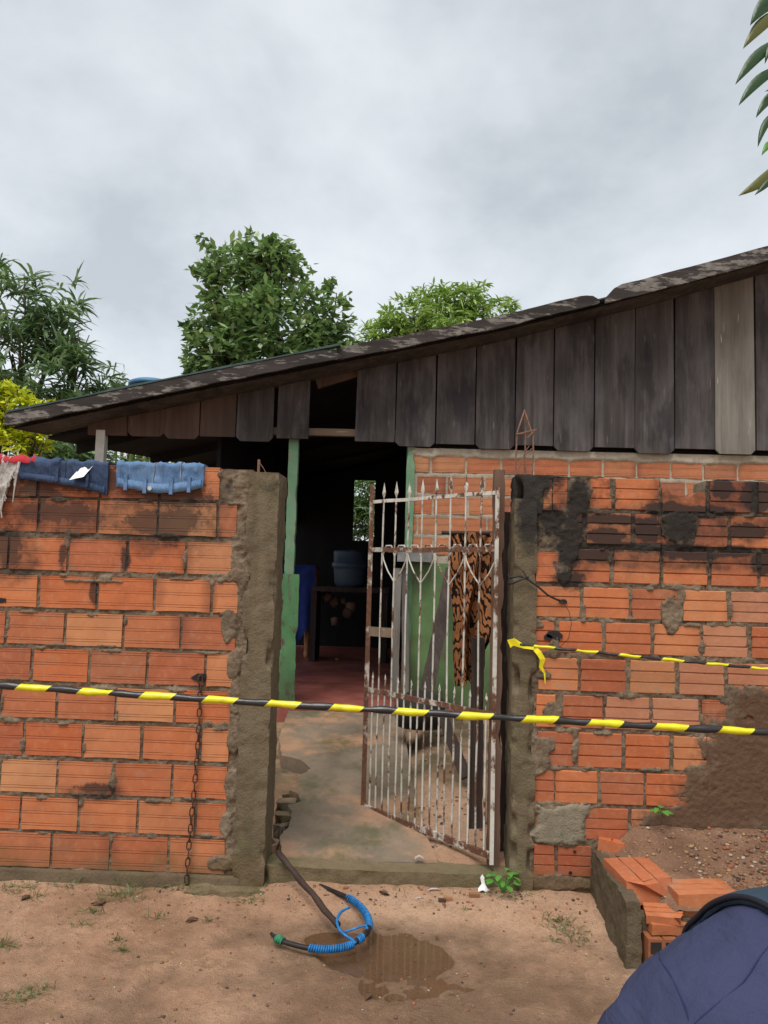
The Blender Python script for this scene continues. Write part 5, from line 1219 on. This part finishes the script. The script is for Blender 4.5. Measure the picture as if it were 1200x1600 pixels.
p = atY(1030, 1274, -.035); weed('weed', 'bright green sprout growing on the mud against the right wall', (p[0], -.04, p[2]), 5, .035, .036, .024)
p = atZ(1045, 1294, .26); weed('weed', 'tiny pale sprout on the planter earth below the bigger sprout', (p[0], p[1], .25), 4, .012, .016, .01)
b = MB()
def tuft(px, py, n_, h, spread, zz=0.0, Yf=None):
    p = on_ground(px, py)[0] if Yf is None else atY(px, py, Yf)
    for k in range(int(n_*1.6)):
        x, y = p[0]+random.gauss(0, spread), p[1]+random.gauss(0, spread*.5)
        leaf_strip(b, (x, y, max(gz(x, y), zz-.03) if Yf is None else gz(x, y)), (random.gauss(0, .7), random.gauss(0, .5), .7), h*random.uniform(.5, 1.3), .0028, .8, random.uniform(-1, 1), 3)
for (px, py, n_, h, s_) in ((10, 1478, 26, .05, .02), (185, 1400, 60, .055, .045), (195, 1380, 40, .05, .04), (150, 1425, 24, .04, .03), (240, 1385, 40, .04, .05), (30, 1390, 36, .05, .04), (60, 1400, 20, .04, .03), (185, 1470, 16, .03, .012), (190, 1485, 18, .028, .012), (130, 1445, 14, .04, .02), (245, 1435, 14, .04, .015), (870, 1440, 30, .05, .03), (890, 1455, 34, .045, .03), (905, 1470, 14, .03, .03), (865, 1470, 10, .03, .02), (800, 1400, 30, .03, .05), (820, 1390, 22, .03, .03), (640, 1380, 40, .025, .08), (700, 1382, 30, .025, .05), (40, 1555, 34, .03, .035), (20, 1565, 20, .03, .03), (60, 1545, 20, .03, .02), (330, 1440, 10, .04, .02), (390, 1410, 26, .03, .03), (340, 1395, 30, .03, .05), (725, 1420, 10, .012, .015), (100, 1385, 20, .04, .04), (280, 1390, 20, .035, .03)):
    tuft(px, py, n_, h, s_)
stuff(b.build('grass', M['grass'], None, True))

# ------------------------------------------------------------------ person in the foreground
def skin_mesh(name, verts, edges, radii, mat, parent, sub=2):
    me = bpy.data.meshes.new(name); me.from_pydata([tuple(v) for v in verts], edges, []); me.materials.append(mat)
    o = bpy.data.objects.new(name, me); COL.objects.link(o)
    md = o.modifiers.new('s', 'SKIN'); md.use_smooth_shade = True
    for i, r_ in enumerate(radii):
        sv = me.skin_vertices[0].data[i]; sv.radius = (r_, r_) if not isinstance(r_, tuple) else r_; sv.use_root = (i == 0)
    m2 = o.modifiers.new('u', 'SUBSURF'); m2.levels = sub; m2.render_levels = sub
    if parent: o.parent = parent; o.matrix_parent_inverse = Matrix.Translation(-WPOS[parent.name])
    return o
PX, PY, PZ = .396, -2.595, -.456
ps = thing('person', 'person in navy uniform shirt and slate vest, seen from behind at the lower right', 'person', (PX, PY, PZ)); ps.scale = (1.055,)*3
def W(x, y, z): return (PX+x, PY+y, PZ+z)
# person faces the house (+Y); x negative = the person's left arm (towards the picture's middle)
SH = 1.375
bv = [W(0,0,.92), W(0,.0,1.1), W(0,-.01,1.26), W(0,-.01,1.38), W(.02,.0,1.46), W(.07,.05,1.55), W(.085,.07,1.63),
      W(-.10,0,.86), W(-.11,.0,.47), W(-.11,-.02,.09), W(-.12,.12,.03), W(.10,0,.86), W(.12,.0,.47), W(.12,-.02,.09), W(.13,.12,.03),
      W(-.165,-.01,1.345), W(-.215,-.02,1.07), W(-.20,.15,.92), W(-.19,.21,.88), W(.165,-.01,1.345), W(.225,-.02,1.07), W(.21,.15,.92), W(.20,.21,.88)]
be = [(0,1),(1,2),(2,3),(3,4),(4,5),(5,6),(0,7),(7,8),(8,9),(9,10),(0,11),(11,12),(12,13),(13,14),(3,15),(15,16),(16,17),(17,18),(3,19),(19,20),(20,21),(21,22)]
br_ = [.12,.11,.10,.06,.05,.085,.07,.085,.055,.04,.035,.085,.055,.04,.035,.035,.033,.03,.028,.035,.033,.03,.028]
skin_mesh('body', bv, be, br_, M['skin'], ps, 1)
for sx_ in (-1, 1):        # fingers
    for k in range(5):
        h0 = np.array(W(sx_*.19, .215, .875)); o_ = np.array([sx_*(-.02+.011*k)*-1, 0, 0]); l_ = (.045, .07, .078, .072, .055)[k]
        pts = [h0+o_, h0+o_+np.array([0, l_*.5, -.012]), h0+o_+np.array([0, l_*.8, -.04])] if k else [h0+o_, h0+o_+np.array([-sx_*.02, .02, -.005]), h0+o_+np.array([-sx_*.025, .045, -.02])]
        b = MB(); b.tube(pts, [.009, .0085, .006], 7); b.build('finger', M['skin'], ps, True)
sv = [W(0,0,.88), W(0,0,1.05), W(0,-.01,1.22), W(0,-.01,1.33), W(0,.0,1.42),
      W(-.12,-.01,1.345), W(-.162,-.008,1.312), W(-.176,.0,1.22), W(-.176,.03,1.08), W(-.175,.09,1.0), W(-.205,.15,.925),
      W(.13,-.01,1.335), W(.178,-.012,1.29), W(.215,-.022,1.18), W(.24,-.03,1.08), W(.225,.06,1.0), W(.21,.15,.925)]
se = [(0,1),(1,2),(2,3),(3,4),(3,5),(5,6),(6,7),(7,8),(8,9),(9,10),(3,11),(11,12),(12,13),(13,14),(14,15),(15,16)]
sr = [.145,.14,.14,.105,.06,.084,.092,.086,.070,.056,.05,.082,.082,.074,.066,.056,.05]
shirt = skin_mesh('shirt', sv, se, sr, M['navy_cloth'], ps, 2)
tv = [W(0,0,.93), W(-.09,0,.85), W(-.11,0,.47), W(-.11,-.02,.10), W(.09,0,.85), W(.12,0,.47), W(.12,-.02,.10)]
skin_mesh('trousers', tv, [(0,1),(1,2),(2,3),(0,4),(4,5),(5,6)], [.145,.10,.075,.07,.10,.075,.07], M['navy_cloth'], ps, 1)
for sx_ in (-1, 1): skin_mesh('boot', [W(sx_*.115,-.03,.13), W(sx_*.115,-.03,.05), W(sx_*.125,.1,.035), W(sx_*.13,.17,.03)], [(0,1),(1,2),(2,3)], [.062,.055,.05,.035], M['boot'], ps, 1)
b = MB(); b.lathe([(.02, -.06), (.082, -.04), (.098, .02), (.09, .075), (.055, .115), (.01, .125)], W(.085, .055, 1.59), 16); b.build('hair', M['hair'], ps, True)

import bmesh
from mathutils.bvhtree import BVHTree
dg_ = bpy.context.evaluated_depsgraph_get(); dg_.update()
def to_mesh_local(o):
    me = bpy.data.meshes.new_from_object(o.evaluated_get(dg_)); bm = bmesh.new(); bm.from_mesh(me); bpy.data.meshes.remove(me); return bm
# wrinkle the shirt: folds across the sleeve, finer creases elsewhere
bm = to_mesh_local(shirt); bmesh.ops.subdivide_edges(bm, edges=bm.edges[:], cuts=2, use_grid_fill=True, smooth=1.0); bm.normal_update()
co = np.array([v.co for v in bm.verts]); no = np.array([v.normal for v in bm.verts]); L0 = co-np.array([PX, PY, PZ])
w = (fbm((L0[:, 0]+L0[:, 1])*9, L0[:, 2]*22, 5)-.5)*.016 + (fbm((L0[:, 0]-L0[:, 1])*28, (L0[:, 2]+L0[:, 1])*18, 9)-.5)*.005
arm = sstep(.13, .19, np.abs(L0[:, 0])); w = w + arm*.0050*np.sin(L0[:, 1]*120+L0[:, 2]*35+6*fbm(L0[:, 0]*14, L0[:, 1]*14, 3))*sstep(1.42, 1.30, L0[:, 2])
co = co+no*w[:, None]
for v, c in zip(bm.verts, co): v.co = c
me = bpy.data.meshes.new('shirt'); bm.to_mesh(me); me.materials.append(M['navy_cloth']); me.polygons.foreach_set('use_smooth', [True]*len(me.polygons))
shirt.modifiers.clear(); shirt.data = me
# vest: the shirt's torso cut along the two armhole planes and puffed out
vb = bm.copy(); bm.free()
AH = (.128, -.01, 1.40)
loops = []
for sx_ in (-1, 1):
    g = vb.verts[:]+vb.edges[:]+vb.faces[:]
    bmesh.ops.bisect_plane(vb, geom=g, plane_co=W(sx_*AH[0], AH[1], AH[2]), plane_no=(sx_*1.0, -.42, -.10), clear_outer=True)
g = vb.verts[:]+vb.edges[:]+vb.faces[:]; bmesh.ops.bisect_plane(vb, geom=g, plane_co=W(0, 0, .96), plane_no=(0, 0, -1), clear_outer=True)
g = vb.verts[:]+vb.edges[:]+vb.faces[:]; bmesh.ops.bisect_plane(vb, geom=g, plane_co=W(.01, 0, 1.455), plane_no=(0, .25, 1), clear_outer=True)
vb.normal_update(); co = [v.co+v.normal*.006 for v in vb.verts]
for v, c in zip(vb.verts, co): v.co = c
bmesh.ops.smooth_vert(vb, verts=vb.verts[:], factor=.3, use_axis_x=True, use_axis_y=True, use_axis_z=True)
# boundary loops become the black binding
adj = {}
for e_ in vb.edges:
    if e_.is_boundary:
        a, c = e_.verts; adj.setdefault(a.index if a.index >= 0 else id(a), []); 
vb.verts.index_update(); vb.verts.ensure_lookup_table(); adj = {}
for e_ in vb.edges:
    if e_.is_boundary:
        a, c = e_.verts[0].index, e_.verts[1].index; adj.setdefault(a, []).append(c); adj.setdefault(c, []).append(a)
seen = set(); bl_ = []
for st in adj:
    if st in seen: continue
    lp_ = [st]; seen.add(st); cur = st
    while True:
        nx_ = [n for n in adj[cur] if n not in seen]
        if not nx_: break
        cur = nx_[0]; seen.add(cur); lp_.append(cur)
    if len(lp_) > 8: bl_.append([np.array(vb.verts[i].co) for i in lp_])
me = bpy.data.meshes.new('vest'); vb.to_mesh(me); vb.free(); me.materials.append(M['vest_cloth']); me.polygons.foreach_set('use_smooth', [True]*len(me.polygons))
vest = link('vest', me, ps)
md = vest.modifiers.new('t', 'SOLIDIFY'); md.thickness = .005; md.offset = -1
for lp_ in bl_:
    P = np.array(lp_+[lp_[0]]); 
    for _ in range(3): P[1:-1] = (P[:-2]+2*P[1:-1]+P[2:])/4
    b = MB(); b.tube([p for p in P], .0022, 6, False); o = b.build('binding', M['black_trim'], ps, True)
# stitched seams lie on the shirt's surface
vv = np.empty(len(shirt.data.vertices)*3); shirt.data.vertices.foreach_get('co', vv); vv = vv.reshape(-1, 3)
bvh = BVHTree.FromPolygons([tuple(v) for v in vv], [tuple(p.vertices) for p in shirt.data.polygons])
def seam(pts, r_=.0006, off=.0001):
    P = []
    for p in cr_spline([np.array(W(*q_)) for q_ in pts], 8):
        h_ = bvh.find_nearest(Vector(p))
        if h_[0] is not None: P.append(np.array(h_[0]+h_[1]*off))
    for _ in range(2): P = [P[0]]+[(P[i-1]+2*P[i]+P[i+1])/4 for i in range(1, len(P)-1)]+[P[-1]]
    b = MB(); b.tube(P, r_, 5); b.build('seam', M['navy_seam'], ps, True)
for sx_ in (-1, 1):
    seam([(sx_*.17, .09, 1.33), (sx_*.20, .04, 1.39), (sx_*.205, -.02, 1.395), (sx_*.20, -.07, 1.36), (sx_*.175, -.10, 1.29), (sx_*.15, -.12, 1.2)])
    seam([(sx_*.14, -.03, 1.43), (sx_*.18, -.05, 1.41), (sx_*.225, -.07, 1.36), (sx_*.26, -.08, 1.26)], .0005)
